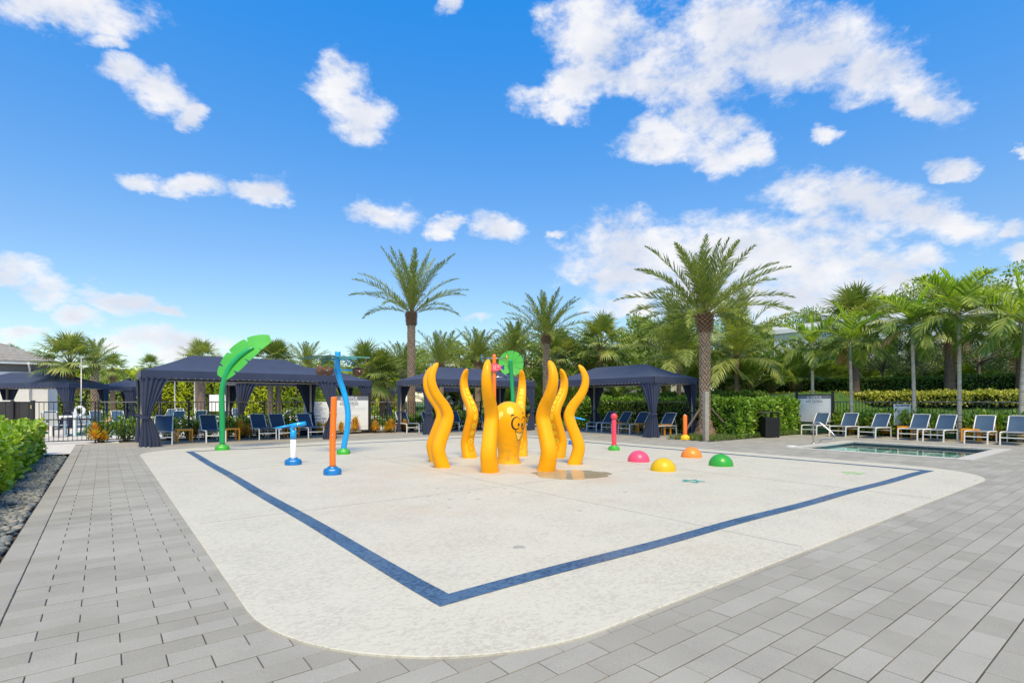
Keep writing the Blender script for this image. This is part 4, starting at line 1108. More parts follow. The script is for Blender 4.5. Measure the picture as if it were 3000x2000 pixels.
# ------------------------------------------------------------------ signs
PANELW = plain('sign_panel', (.80, .81, .82), .45, var=.02); HEADG = plain('sign_header_grey', (.19, .20, .23), .5, var=.05); TXTG = plain('sign_text_grey', (.13, .14, .16), .6); FINEP = plain('fine_print_grey', (.38, .39, .41), .6); TXTW = plain('sign_text_white', (.8, .8, .8), .5); NAVYT = plain('sign_navy', (.02, .035, .085), .5)
_tc = [0]
def text(s_, size, mat, parent, x, z, y=-.012, align='CENTER', sx=1, name='lettering', ext=0):
    cu = bpy.data.curves.new('txt', 'FONT'); cu.body = s_; cu.size = size; cu.align_x = align; cu.resolution_u = 3; cu.offset = size*.022
    o = bpy.data.objects.new('txt', cu); COL.objects.link(o)
    dg = bpy.context.evaluated_depsgraph_get(); dg.update()
    me = bpy.data.meshes.new_from_object(o.evaluated_get(dg)); bpy.data.objects.remove(o); bpy.data.curves.remove(cu)
    me.materials.clear(); me.materials.append(mat); me.name = name
    ob = put(name, me, parent, (x, y, z), rot=(PI/2, 0, 0)); ob.scale = (sx, 1, 1); return ob
def fine_lines(parent, x0, x1, z0, z1, n, mat, seed, h=.011, y=-.012, name='fine_print'):
    """rows of print too small to read: dashes with word gaps"""
    rr = random.Random(seed); b = MB()
    for i in range(n):
        z = z0+(z1-z0)*i/(n-1); xe = x0+(x1-x0)*rr.choice([.45, .55, .62, .7, .8, .9, .98]); x = x0
        while x < xe:
            w = rr.uniform(.014, .05); b.poly([(x, y, z), (min(x+w, xe), y, z), (min(x+w, xe), y, z+h*rr.uniform(.7, 1)), (x, y, z+h)]); x += w+.010
    return b.build(name, mat, parent)
def lotus_logo(parent, x, z, s_, mat):
    b = MB()
    for k, a in enumerate((-72, -48, -24, 0, 24, 48, 72)):
        ln = s_*(1-.10*abs(k-3)); ol = [(0, 0), (.17, .35), (.16, .6), (0, 1), (-.16, .6), (-.17, .35)]; inn = [(0, .14), (.10, .38), (.09, .57), (0, .82), (-.09, .57), (-.10, .38)]
        def tr(q): X, Y = q[0]*ln, q[1]*ln; return (x+X*math.cos(R(-a))-Y*math.sin(R(-a)), -.013-.0004*k, z+X*math.sin(R(-a))+Y*math.cos(R(-a)))
        b.grid([[tr(q) for q in ol], [tr(q) for q in inn]], close=True, sm=False)
    b.build('lotus_emblem', mat, parent)
def board(lab, loc, rz, w, ztop, zbot, title2, seed):
    t = thing('rules_board', lab, 'sign', loc, rz); hh = ztop-zbot
    for s_ in (-1, 1):
        b = MB(); b.box((s_*(w/2+.06), .01, (ztop+.14)/2), (.09, .09, ztop+.14)); po = b.build('post', BLK, t)
        b = MB(); b.lathe([(.06, 0), (.064, .02), (.03, .045), (0, .05)], 12, (s_*(w/2+.06), .01, ztop+.138)); b.build('cap', BLK, po)
    for z in (ztop+.02, zbot-.02):
        b = MB(); b.box((0, .01, z), (w+.03, .05, .04)); b.build('frame_rail', BLK, t)
    b = MB(); b.box((0, .005, (ztop+zbot)/2), (w, .03, hh)); pn = b.build('panel', PANELW, t)
    hd = .125*hh
    b = MB(); b.poly([(-w/2+.003, -.0115, ztop-hd), (w/2-.003, -.0115, ztop-hd), (w/2-.003, -.0115, ztop-.003), (-w/2+.003, -.0115, ztop-.003)]); b.build('header', HEADG, pn)
    text('LOTUS', hd*.92, TXTW, pn, .06*w, ztop-hd*.84, -.0125); lotus_logo(pn, -.19*w, ztop-hd*.80, hd*.6, TXTW)
    text(title2, .042*hh, TXTG, pn, 0, ztop-hd-.055*hh); text('NO DIVING', .105*hh, TXTG, pn, 0, ztop-hd-.145*hh); text('HOURS: DAWN - DUSK', .034*hh, TXTG, pn, 0, ztop-hd-.19*hh)
    fine_lines(pn, -w*.475, w*.475, ztop-hd-.235*hh, zbot+.03*hh, 19, FINEP, seed, h=.009)
    return t
# board behind the blue bucket sprayer, parallel to the fence
board('large play area rules board with grey LOTUS header behind the blue bucket sprayer', (7.95, 21.08, 0), 0, 1.62, 1.53, .13, 'WATER PLAY AREA RULES', 2)
board('grey LOTUS header rules board standing by the hedge and trash can', (23.32, 9.5, 0), -PI/2+R(8), 1.22, 1.56, .46, 'WADING POOL RULES', 5)
# small pool rules sign in the bushes
t = thing('pool_rules_sign', 'small white POOL RULES sign rising out of the bushes', 'sign', D(2643, 19.6), -TH-R(12))
b = MB(); b.box((0, 0, .82), (.56, .02, .78)); pn = b.build('panel', PANELW, t)
b = MB(); b.box((0, .03, .55), (.05, .04, 1.1)); b.build('post', BLK, t)
b = MB(); b.poly([(-.23, -.0105, 1.12), (.23, -.0105, 1.12), (.23, -.0105, 1.19), (-.23, -.0105, 1.19)]); b.build('header', NAVYT, pn)
text('POOL  RULES', .062, TXTW, pn, 0, 1.135, -.012); fine_lines(pn, -.25, .25, 1.07, .47, 14, TXTG, 8, h=.014)
# warning sign hung in the fence by the end lounger
t = thing('warning_sign', 'white drop off warning sign between the fence and the cabana curtain', 'sign', (6.62, 21.04, 0), R(-6))
b = MB(); b.box((0, 0, .80), (.95, .02, .98)); pn = b.build('panel', PANELW, t)
for s_ in (-1, 1):
    b = MB(); b.box((s_*.44, .03, .65), (.04, .04, 1.3)); b.build('post', BLK, t)
text('POOL RULES', .075, NAVYT, pn, .0, 1.20, -.012); fine_lines(pn, -.44, .40, 1.15, .83, 8, NAVYT, 12, h=.018)
text('WARNING:', .10, NAVYT, pn, -.02, .71, -.012, sx=.8)
for k, s_ in enumerate(('DROP OFF AT SUN', 'SHELF EDGE IS', 'FEET DEEP')): text(s_, .115, NAVYT, pn, (.0, .0, .06)[k], .58-.125*k, -.012, sx=.78)

# ------------------------------------------------------------------ trash can, shower post, pool rail
p = D(2251, 19.15); t = thing('trash_can', 'black slatted trash can with arched lid beside the hedge', 'trash can', (p.x, p.y, 0), -TH+R(8))
w, d_ = .56, .50; BLK2 = plain('black_recycled_slat', (.008, .009, .010), .6, var=.25)
for k in range(10):
    b = MB(); z = .08+.065*k
    b.box((0, -d_/2, z), (w, .022, .05)); b.box((0, d_/2, z), (w, .022, .05)); b.box((-w/2+.011, 0, z), (.022, d_-.024, .05)); b.box((w/2-.011, 0, z), (.022, d_-.024, .05)); b.build('slat', BLK2, t)
for sx in (-1, 1):
    for sy in (-1, 1):
        b = MB(); b.box((sx*(w/2-.03), sy*(d_/2-.035), .43), (.045, .045, .86)); b.build('corner_post', BLK2, t)
b = MB(); b.box((0, 0, .37), (w-.09, d_-.08, .70)); b.build('liner', plain('liner_dark', (.008, .008, .009), .6), t)
b = MB(); rows = []
for i in range(13):
    x = -w/2-.03+(w+.06)*i/12; z = .86+.07*math.sin(PI*i/12); rows.append([(x, -d_/2-.03, z), (x, d_/2+.03, z)])
b.grid(rows); b.grid([[(x, y, z+.02) for x, y, z in r_] for r_ in rows]); b.grid([[(r_[0][0], r_[0][1], r_[0][2]) for r_ in rows], [(r_[0][0], r_[0][1], r_[0][2]+.02) for r_ in rows]], sm=False); b.build('lid', plain('dark_lid', (.05, .05, .05), .35), t)

p = G(2068, 1291); t = thing('shower_post', 'square weathered shower post in front of the date palm', 'shower', (p.x, p.y, 0), -TH+R(18))
POSTW = plain('weathered_post', (.33, .30, .25), .7, var=.12, nscale=5, bump=.15, dirt=(.2, .18, .15)); SIDEM = plain('grey_side_panel', (.17, .17, .16), .5, .3)
b = MB(); b.box((0, 0, .82), (.15, .13, 1.64)); b.build('column', POSTW, t)
b = MB(); b.box((.079, 0, .86), (.008, .10, 1.5)); b.build('side_panel', SIDEM, t)
for z in (1.52, .9, .66, .38):
    b = MB(); b.tube([(.08, 0, z), (.12, -.0, z), (.14, -.02, z-.01)], .016, 8); b.build('push_button', STEEL, t)

p = G(2383, 1297.5); t = thing('grab_rail', 'stainless figure-four grab rail at the wading pool edge', 'rail', (p.x, p.y, 0), -PI/2)
pr = bez([(0, 0, 0), (0, 0, .3), (0, 0, .54), (.035, 0, .63), (.11, 0, .665), (.20, 0, .63), (.38, 0, .48), (.53, 0, .35), (.60, 0, .25), (.56, 0, .165), (.45, 0, .135), (.30, 0, .13), (.215, 0, .10), (.19, 0, .0)], 6)
b = MB(); b.tube(pr, .021, 10); b.build('tube', STEEL, t)
for x in (0, .19):
    b = MB(); b.lathe([(.06, 0), (.06, .008), (.03, .02), (.022, .022)], 16, (x, 0, 0)); b.build('escutcheon', STEEL, t)
# ------------------------------------------------------------------ palms
F_DATE = foliage('date_frond', [(.07, .115, .022), (.125, .18, .036), (.20, .245, .055)], .5, .22, .35)
F_ADON = foliage('adonidia_frond', [(.06, .105, .022), (.11, .175, .035), (.21, .27, .06)], .4, .35, .4)
F_ADON2 = foliage('adonidia_top_frond', [(.09, .16, .025), (.16, .25, .035), (.27, .35, .05)], .4, .4)
F_SPEAR = foliage('young_frond', [(.22, .36, .03), (.33, .46, .04)], .4, .4)
F_COCO = foliage('coconut_frond', [(.085, .13, .028), (.16, .215, .05), (.28, .32, .09)], .45, .3, .3)
F_SABAL = foliage('fan_frond', [(.065, .11, .025), (.125, .18, .04), (.21, .24, .07)], .5, .25, .45)
F_DEAD = foliage('dry_frond', [(.22, .14, .06), (.33, .23, .11)], .8, .15)
RACH = plain('leaf_stem', (.22, .22, .07), .6, var=.25)
BOOT = plain('palm_boot', (.42, .305, .21), .9, var=.35, nscale=14, bump=.5, bscale=50); BARKD = plain('palm_bark_dark', (.085, .06, .042), .95, var=.4, nscale=12, bump=.6)
HEADB = plain('fresh_cut_boot', (.30, .195, .125), .9, var=.4, nscale=14, bump=.4)
BARKG = plain('grey_palm_bark', (.54, .475, .385), .85, var=.2, nscale=9, bump=.4, bscale=40); RINGD = plain('palm_ring_scar', (.13, .105, .08), .9)
BARKB = plain('brown_palm_bark', (.20, .135, .095), .95, var=.4, nscale=16, bump=.7, bscale=60)
CSHAFT = plain('crownshaft_green', (.22, .30, .16), .45, var=.15, nscale=4)

def frond(L_, a0, droop, nl, ll, lw, vee=25, fwd=48, hang=0., t0=.16, mat=None, mat_r=None, seed=0, plume=0, twist=0):
    """pinnate frond in the x-z plane: a0 = start angle from vertical, droop = total bend (deg)"""
    rr = np.random.default_rng(seed); K = 26; ang = a0; pts = [np.zeros(3)]; T = []
    for i in range(K):
        t = (i+.5)/K; a = R(a0+droop*(t**1.5)); d = np.array([math.sin(a), 0, math.cos(a)]); T.append(d); pts.append(pts[-1]+d*L_/K)
    pts = np.array(pts); T = np.array(T+[T[-1]])
    pos = []; ax = []; nr = []; LL = []; WW = []
    for i in range(nl):
        t = t0+(1-t0)*(i+.5)/nl; f = t*K; k = min(K-1, int(f)); p = pts[k]+(pts[k+1]-pts[k])*(f-k); tg = T[k]; S = np.array([0, 1., 0]); Nn = np.cross(tg, S); Nn = -Nn if Nn[2] < 0 else Nn
        ln = ll*(math.sin(PI*min(1, .18+.80*((t-t0)/(1-t0)))))**.7
        for s_ in (-1, 1):
            v = R(vee+rr.normal()*9+(rr.uniform(-35, 35) if plume else 0)); fa = R(fwd*(1-.25*t)+rr.normal()*5)
            d = tg*math.cos(fa)+(S*s_*math.cos(v)+Nn*math.sin(v))*math.sin(fa)+np.array([0, 0, -hang*(.6+.8*rr.random())])
            d /= np.linalg.norm(d)
            pos.append(p); ax.append(d); nr.append(np.cross(d, tg)*s_+rr.normal(size=3)*.12); LL.append(ln*rr.uniform(.85, 1.1)); WW.append(lw*rr.uniform(.8, 1.15))
    # bent leaflets: two quads each, outer half hangs a little
    pos = np.array(pos); ax = np.array(ax); nr = np.array(nr); LL = np.array(LL)[:, None]; WW = np.array(WW)[:, None]
    sd_ = np.cross(nr, ax); sd_ /= np.linalg.norm(sd_, axis=1, keepdims=True)+1e-9
    mid = pos+ax*LL*.5; d2 = ax+np.array([0, 0, -(.10+hang*.9)]); d2 /= np.linalg.norm(d2, axis=1, keepdims=True); tip = mid+d2*LL*.5
    N = len(pos); V = np.stack([pos-sd_*WW*.25, pos+sd_*WW*.25, mid+sd_*WW*.5, mid-sd_*WW*.5, tip], 1).reshape(-1, 3)
    b = MB(); b.v = [tuple(x) for x in V]
    for i in range(N):
        o = i*5; b.face((o, o+1, o+2, o+3)); b.face((o+3, o+2, o+4))
    b.tube([tuple(p) for p in pts[::2]], [max(.004, .020*L_/2.5*(1-.85*i/13)) for i in range(len(pts[::2]))], 4, 1, sm=True)
    return b.mesh('frond', [mat, mat_r or RACH])
def fan_leaf(pl, a0, r_, nseg=34, mat=None, seed=0, droop=.25):
    """petiole then a folded costapalmate fan"""
    rr = np.random.default_rng(seed); a = R(a0); d0 = np.array([math.sin(a), 0, math.cos(a)]); a2 = R(a0+22); d1 = np.array([math.sin(a2), 0, math.cos(a2)])
    p1 = d0*pl; S = np.array([0, 1., 0]); b = MB()
    up_ = np.cross(d1, S); up_ = -up_ if up_[2] < 0 else up_
    for i in range(nseg):
        th = R(-125+250*i/(nseg-1)); cst = p1+d1*r_*.25*max(0, math.cos(th))
        d = d1*math.cos(th)+S*math.sin(th)+up_*(.18*math.cos(2*th)+rr.normal()*.05); d /= np.linalg.norm(d)
        ln = r_*(.72+.28*math.cos(th*.7))*rr.uniform(.9, 1.06); w = r_*.075; sd_ = np.cross(d, up_); sd_ /= np.linalg.norm(sd_)
        m_ = cst+d*ln*.55; e_ = d+np.array([0, 0, -droop*rr.uniform(.5, 2.6)]); e_ /= np.linalg.norm(e_); tp = m_+e_*ln*.45
        o = b.add([cst-sd_*w*.15, cst+sd_*w*.15, m_+sd_*w*.5, m_-sd_*w*.5, tp]); b.face((o, o+1, o+2, o+3)); b.face((o+3, o+2, o+4))
    b.tube([(0, 0, 0), tuple(p1*.6), tuple(p1)], [.022, .014, .010], 4, 1)
    return b.mesh('fan_leaf', [mat, RACH])
def boot_trunk(h, r_, r_top, rows_gap=.085, k=11, head=.75, seed=1, flare=True):
    """date palm trunk: cut leaf bases in a diamond spiral and a fatter pineapple head"""
    rr = random.Random(seed); b = MB(); n = 14; zs = [h*i/24 for i in range(25)]
    def rad(z):
        q = r_*(1+.14*math.exp(-z/.25)*(1 if flare else 0)); q += (r_top-r_)*sstep(h-head*1.3, h-head*.35, z); q *= 1-.25*sstep(h-.15, h, z); return q
    b.tube([(0, 0, z) for z in zs], [rad(z)*.93 for z in zs], n, 1)
    z = .10; i = 0
    while z < h-.05:
        q = rad(z); hd = z > h-head
        for j in range(k):
            a = 2*PI*(j+.5*(i % 2))/k+rr.uniform(-.03, .03); w = 2*PI*q/k*.52; hh = rows_gap*1.25; out = (.030 if not hd else .075)*rr.uniform(.7, 1.3); dn = .0 if not hd else -.01
            ca_, sa_ = math.cos(a), math.sin(a)
            def P_(t_, zz, ro): return (ca_*ro-sa_*t_, sa_*ro+ca_*t_, zz)
            zz = z+rr.uniform(-.008, .008); o = b.add([P_(-w, zz, q*.92), P_(0, zz-hh*.62, q*.92), P_(w, zz, q*.92), P_(w*.72, zz+hh*.42, q+out+(.03 if hd else 0)), P_(-w*.72, zz+hh*.42, q+out+(.03 if hd else 0)), P_(0, zz-hh*.10, q+out), P_(0, zz+hh*.55, q*.92)])
            for f in ((0, 1, 5), (1, 2, 5), (0, 5, 4), (5, 2, 3), (4, 5, 3), (4, 3, 6)): b.face([o+x for x in f], 2 if hd else 0)
        z += rows_gap*(1 if not hd else .95); i += 1
    return b.mesh('trunk', [BOOT, BARKD, HEADB])
def ring_trunk(h, r0, r1, gap=.10, mats=None, bulge=.25, lean=(0, 0), seed=2):
    rr = random.Random(seed); b = MB(); path = []; rad = []; z = 0
    while z < h:
        u = z/h; c = Vector((lean[0]*u**1.6, lean[1]*u**1.6, z)); q = r1+(r0-r1)*(1-u)+r0*bulge*math.exp(-z/.35)
        path += [c, c+Vector((0, 0, gap*.82)), c+Vector((0, 0, gap*.9))]; rad += [q*rr.uniform(.985, 1.02), q, q*.93]; z += gap*rr.uniform(.85, 1.15)
    n = 12; ids = []
    for p, q in zip(path, rad): ids.append(b.add([(p.x+q*math.cos(2*PI*j/n), p.y+q*math.sin(2*PI*j/n), p.z) for j in range(n)]))
    for i in range(len(ids)-1):
        for j in range(n): b.face((ids[i]+j, ids[i]+(j+1) % n, ids[i+1]+(j+1) % n, ids[i+1]+j), 1 if i % 3 else 0, True)
    b.face([ids[-1]+j for j in range(n)], 0); b.m = [(1 if (k//n) % 3 == 1 else 0) if k < (len(ids)-1)*n else 0 for k in range(len(b.f))]
    return b.mesh('trunk', mats), path[-1]
GA_ = 2.39996
FRS = {}
def fset(key, fn):
    if key not in FRS: FRS[key] = fn()
    return FRS[key]
def crown(t, meshes, n, z, az0=0, c=(0, 0), jit=.12, seed=0, scl=1.0, name='frond', order=None):
    rr = random.Random(seed); m = len(meshes)
    for i in range(n):
        k = int(i*m/n); o = put(name, meshes[k], t, (c[0], c[1], z-.10*k/m), az0+i*GA_+rr.uniform(-jit, jit)); s_ = scl*rr.uniform(.9, 1.07); o.scale = (s_, s_, s_); o.rotation_euler = (rr.uniform(-.12, .12), rr.uniform(-.06, .06), az0+i*GA_+rr.uniform(-jit, jit))
def merged_crown(name, meshes, n, az0=0, seed=0, scl=1.0, dz=.1):
    """all leaves of a far palm in one mesh, from the same leaf shapes"""
    rr = random.Random(seed); m = len(meshes); b = MB(); mats = [x for x in meshes[0].materials]
    for i in range(n):
        me = meshes[int(i*m/n)]; s_ = scl*rr.uniform(.88, 1.08); az = az0+i*GA_+rr.uniform(-.15, .15)
        M_ = Matrix.Rotation(az, 4, 'Z') @ Matrix.Rotation(rr.uniform(-.1, .1), 4, 'X') @ Matrix.Scale(s_, 4)
        o = b.add([M_ @ v.co for v in me.vertices])
        for p in me.polygons: b.face([o+x for x in p.vertices], p.material_index, False)
    return b.mesh(name, mats)
def date_set(L_, lo=14, hi=118, key='d', ll=.42, nl=64, hang=.03):
    return fset((key, L_, lo, hi), lambda: [frond(L_*(.66+.34*math.sin(PI*(i+1)/9)**.8), lo+(hi-lo)*(i/7)**1.1*.62, 14+44*(i/7), nl, ll, .034, 28, 46, hang, .14, F_DATE, seed=40+i, plume=1) for i in range(8)])

def date_palm(lab, p, h, r_, rt, L_, n, lo, hi, seed, group=None, head=.75, scl=1.0, ll=.42, gap=.085, nl=64):
    t = thing('date_palm', lab, 'palm tree', p, 0, group)
    put('trunk', boot_trunk(h, r_, rt, gap, 11, head, seed), t)
    crown(t, date_set(L_, lo, hi, ll=ll, nl=nl), n, h-.08, seed, seed=seed, scl=scl)
    return t
pA = D(2065, 19.2)
date_palm('big date palm with diamond-patterned trunk beside the shower post', pA, ZY(915, 19.2), .175, .235, 3.35, 40, 10, 126, 5, ll=.44)
b_ = kids(bpy.data.objects['date_palm'])
# fibrous root skirt and three wooden braces at its foot
b = MB(); rows = []
for i in range(9):
    z = .62*(i/8); rows.append([((.50-.30*(i/8)**.5+.05*math.sin(j*2.3+i)+.03*math.sin(j*5.1+2*i))*math.cos(2*PI*j/26), (.50-.30*(i/8)**.5+.05*math.sin(j*2.3+i)+.03*math.sin(j*5.1+2*i))*math.sin(2*PI*j/26), z) for j in range(26)])
b.grid(rows, close=True); b.build('root_skirt', BARKB, bpy.data.objects['date_palm'])
WOOD = plain('brace_timber', (.16, .12, .09), .85, var=.25, bump=.3)
for k, (u, v) in enumerate(((1995, 1283), (2162, 1283), (2080, 1262))):
    f = G(u, v); d = (Vector((f.x, f.y, 0))-Vector((pA.x, pA.y, 0))); ang = math.atan2(d.y, d.x); L_ = max(1.0, d.length)
    b = MB(); b.tube([(L_, 0, 0), (.24, 0, 1.05)], .035, 4, sm=False)
    tag(b.build('timber_brace', WOOD, None, (pA.x, pA.y, 0), ang), ('timber prop leaning on the date palm behind the orange bollard', 'timber prop leaning on the date palm towards the trash can', 'timber prop behind the date palm trunk')[k], 'brace', 'timber props of the date palm')
date_palm('tall slender date palm rising clear above the octopus cabana', D(1205, 25), ZY(912, 25), .165, .20, 3.5, 30, 4, 104, 8, head=.7, ll=.40, nl=54)
date_palm('mid-height date palm behind the orange tentacle beside the puddle', D(1600, 29), ZY(980, 29), .16, .20, 3.0, 34, 8, 124, 13, head=.5, ll=.42, nl=50)

# adonidia palms along the east fence
AD = [frond(1.75, a, d, 34, .66, .05, 26, 54, .10+.09*i, .10, F_ADON if i > 1 else F_ADON2, seed=70+i) for i, (a, d) in enumerate(((30, 60), (42, 78), (54, 92), (66, 96), (78, 92), (92, 78)))]
SPEAR = [frond(2.0, 12, 26, 30, .46, .06, 62, 28, 0., .10, F_SPEAR, seed=88), frond(1.8, 24, 40, 30, .52, .06, 50, 36, 0., .1, F_SPEAR, seed=89)]
DRYF = [frond(1.6, 96, 70, 30, .5, .045, 10, 50, .5, .1, F_DEAD, seed=95)]
AL = ['ringed white-stemmed palm behind the wading pool rules board', 'ringed white-stemmed palm in front of a thick brown trunk', 'ringed white-stemmed palm beside the small pool rules sign', 'tall ringed white-stemmed palm between paired loungers and an orange table', 'ringed white-stemmed palm at the end of the pool lounger row']
for k, (u, cy, h_sc) in enumerate(((2381, 1062, .95), (2495, 1058, 1.05), (2679, 1010, 1.1), (2811, 985, 1.15), (2990, 1010, 1.2))):
    tn = (u-1500)/FPX; e_ = 23.45; n_ = (e_*CA-tn*e_*SA)/(SA+tn*CA); Y = e_*SA+n_*CA
    t = thing('adonidia_palm', AL[k], 'palm tree', (e_, n_, 0), 0, 'slim ringed palms along the lounger fence')
    h = ZY(cy, Y); me, top = ring_trunk(h, .068, .055, .085, [BARKG, RINGD], .35, (rng.uniform(-.1, .1), rng.uniform(-.1, .1)), 20+k)
    put('trunk', me, t)
    b = MB(); b.tube([top-Vector((0, 0, .03)), top+Vector((0, 0, .2)), top+Vector((0, 0, .5)), top+Vector((0, 0, .72))], [.062, .075, .060, .035], 12); b.build('crownshaft', CSHAFT, t)
    crown(t, AD, 13, top.z+.68, k*1.3, (top.x, top.y), .2, 30+k, h_sc)
    crown(t, SPEAR, 2, top.z+.65, k*2.1+.6, (top.x, top.y), .3, 50+k, h_sc*.84)
    if k in (1, 2, 4): crown(t, DRYF, 1, top.z+.55, k*1.7-1.2, (top.x, top.y), .3, 90+k, h_sc*.8, 'dry_frond')

# coconut palms
CO = [frond(2.9, a, d, 60, .62, .034, 18, 58, h, .12, F_COCO, seed=100+i) for i, (a, d, h) in enumerate(((5, 22, .05), (16, 48, .12), (30, 70, .2), (46, 84, .3), (62, 86, .4), (80, 74, .45)))]
for k, (u, Y, cy, lab) in enumerate(((1990, 26.5, 1052, 'coconut palm with pale arching fronds behind the palm-side cabana'), (2158, 25.5, 1045, 'coconut palm with upright fronds above the clipped hedge'))):
    p = D(u, Y); z0 = berm_z(p.x, p.y); t = thing('coconut_palm', lab, 'palm tree', (p.x, p.y, z0-.05)); h = ZY(cy, Y)-z0
    me, top = ring_trunk(h, .12, .10, .09, [BARKB, BARKD], .5, (rng.uniform(-.25, .25), .1), 60+k); put('trunk', me, t)
    crown(t, CO, 26, top.z-.05, k, (top.x, top.y), .2, 70+k, 1.3)

# fan palms
FA = [fan_leaf(.95, a, .80, 30, F_SABAL, 120+i, .22+.05*i) for i, a in enumerate((8, 26, 44, 62, 80, 98, 116, 132))]
FAD = [fan_leaf(.85, a, .7, 26, F_DEAD, 140+i, .7) for i, a in enumerate((128, 142))]
def fan_palm(lab, p, h, r_, seed, n=34, scl=1.0, near=True, dead=0, group='fan palms', bark=None):
    t = thing('fan_palm', lab, 'palm tree', p, 0, group)
    me, top = ring_trunk(h, r_, r_*.9, .07, bark or [BARKB, BARKD], .2, (0, 0), seed); put('trunk', me, t)
    b = MB(); rr = random.Random(seed)
    for i in range(40):                                      # old leaf bases under the crown
        a = i*GA_; z = h-.7*(i/40); b.tube([(r_*.8*math.cos(a), r_*.8*math.sin(a), z-.12), (r_*1.35*math.cos(a), r_*1.35*math.sin(a), z+.06)], [.03, .018], 4, sm=False)
    b.build('leaf_bases', BARKB, t)
    if near:
        crown(t, FA[:6] if scl <= 1.1 else FA[:7], n, h, seed, seed=seed, scl=scl, name='fan_leaf')
        if dead: crown(t, FAD, dead, h-.25, seed+2, seed=seed+1, scl=scl, name='dry_leaf')
    else: put('crown', fset(('fan', n), lambda: merged_crown('crown', FA[:7], n, 0, 3, .8)), t, (0, 0, h), seed)
    return t
def bz(p): return Vector((p.x, p.y, berm_z(p.x, p.y)-.05))
for (u, Y, cy, lab, r_, sc, dd) in ((2505, 27, 955, 'thick brown-trunked fan palm behind a ringed white palm', .20, 1.25, 5), (2783, 25.5, 940, 'thickest brown-trunked fan palm on the lawn beside the tall ringed palm', .22, 1.2, 3), (2993, 23.5, 985, 'fan palm with crosshatched trunk at the end of the fence', .19, 1.1, 2)):
    p = bz(D(u, Y)); fan_palm(lab, p, ZY(cy, Y)-p.z, r_, int(u), 36, sc, True, dd)
for (u, Y, cy, lab, sc) in ((205, 26.5, 1066, 'fan palm with smooth bare trunk between the two far cabanas', 1.0), (1760, 33, 1018, 'fan palm rising behind the palm-side cabana roof', 1.3), (1640, 34, 1058, 'bushy fan palm behind the tentacles by the puddle', 1.25), (1075, 29, 1100, 'low blue-green fan palm behind the far cabana corner', 1.15), (1120, 30, 1120, 'low yellow-green fan palm between two cabanas', 1.1)):
    p = bz(D(u, Y)); fan_palm(lab, p, ZY(cy, Y)-p.z, .17, int(u)+3, 34, sc, True, 2)
for (u, Y, cy, lab) in ((578, 46, 1062, 'distant fan palm top showing over the cabana ridge'), (815, 46, 1064, 'distant fan palm top behind the leaf sprayer cabana roof end'), (440, 52, 1075, 'distant fan palm beyond the far cabana'), (330, 40, 1085, 'distant fan palm beside the far date palm'), (40, 48, 1052, 'distant fan palm top over the tiled roof'), (960, 42, 1085, 'distant fan palm behind the bucket sprayer')):
    p = bz(D(u, Y)); fan_palm(lab, p, max(.6, ZY(cy, Y)-p.z), .17, int(u)+5, 30, 1, False)
DS2 = date_set(2.6, 8, 116, 'e', .42, 40)
for (u, Y, cy, lab, bare) in ((278, 30, 1062, 'date palm with ragged drooping fronds near the white light pole', 0), (1290, 33, 1068, 'feathery date palm clump over the octopus cabana roof', 0), (1400, 35, 1052, 'feathery date palm over the cabana between two tentacles', 0), (1512, 34, 1030, 'feathery date palm behind the round lily leaf', 0), (1180, 36, 1090, 'greyish date palm behind the tall slender palm', 0), (900, 44, 1075, 'far date palm behind the thin palm blades', 0)):
    p = bz(D(u, Y)); t = thing('date_palm', lab, 'palm tree', p, 0, 'background date palms'); h = max(.7, ZY(cy, Y)-p.z)
    put('trunk', fset(('bt', round(h, 1)), lambda: boot_trunk(h, .17, .2, .11, 9, .5, 4, False)), t); cr_ = put('crown', fset('dcrown', lambda: merged_crown('crown', DS2, 34, 0, 9)), t, (0, 0, h-.05), u); cr_.scale = (.66,)*3 if u < 300 else (1,)*3
# ------------------------------------------------------------------ hedges, shrubs, trees
F_CLU = foliage('clusia_leaf', [(.045, .11, .010), (.11, .22, .016), (.20, .32, .025), (.30, .38, .05)], .32, .32, 0, .5)
F_CLU2 = foliage('clusia_leaf_green', [(.05, .12, .012), (.10, .20, .02), (.19, .30, .035)], .35, .3)  # second clusia tint, without the yellowest leaves
F_HEDG = foliage('clipped_hedge_leaf', [(.035, .085, .012), (.075, .15, .02), (.13, .22, .035)], .45, .25)
F_VARI = foliage('variegated_leaf', [(.10, .15, .02), (.26, .28, .04), (.42, .40, .09)], .45, .3)
F_BAMB = foliage('bright_hedge_leaf', [(.16, .24, .015), (.31, .40, .02), (.42, .47, .03)], .5, .35)
F_OAK = foliage('oak_leaf', [(.038, .065, .024), (.075, .12, .04), (.13, .18, .07)], .5, .2)
F_FIC = foliage('ficus_leaf', [(.075, .13, .022), (.15, .225, .04), (.24, .31, .07)], .45, .3)
F_ARE = foliage('areca_leaf', [(.045, .09, .016), (.09, .155, .024), (.16, .235, .04)], .45, .28)
F_CRO = [foliage('croton_orange', [(.45, .10, .015), (.62, .22, .03), (.55, .36, .04)], .4, .3), foliage('croton_yellow', [(.16, .16, .02), (.52, .36, .03), (.50, .17, .03)], .4, .3)]
F_GRS = foliage('liriope_blade', [(.04, .085, .018), (.085, .15, .03), (.15, .20, .06)], .5, .25)
TWIG = plain('twig_bark', (.06, .045, .032), .9, var=.3); INNER = plain('hedge_dark_core', (.012, .022, .008), .95, var=.3); BARK = plain('tree_bark', (.17, .145, .12), .95, var=.3, nscale=10, bump=.6)

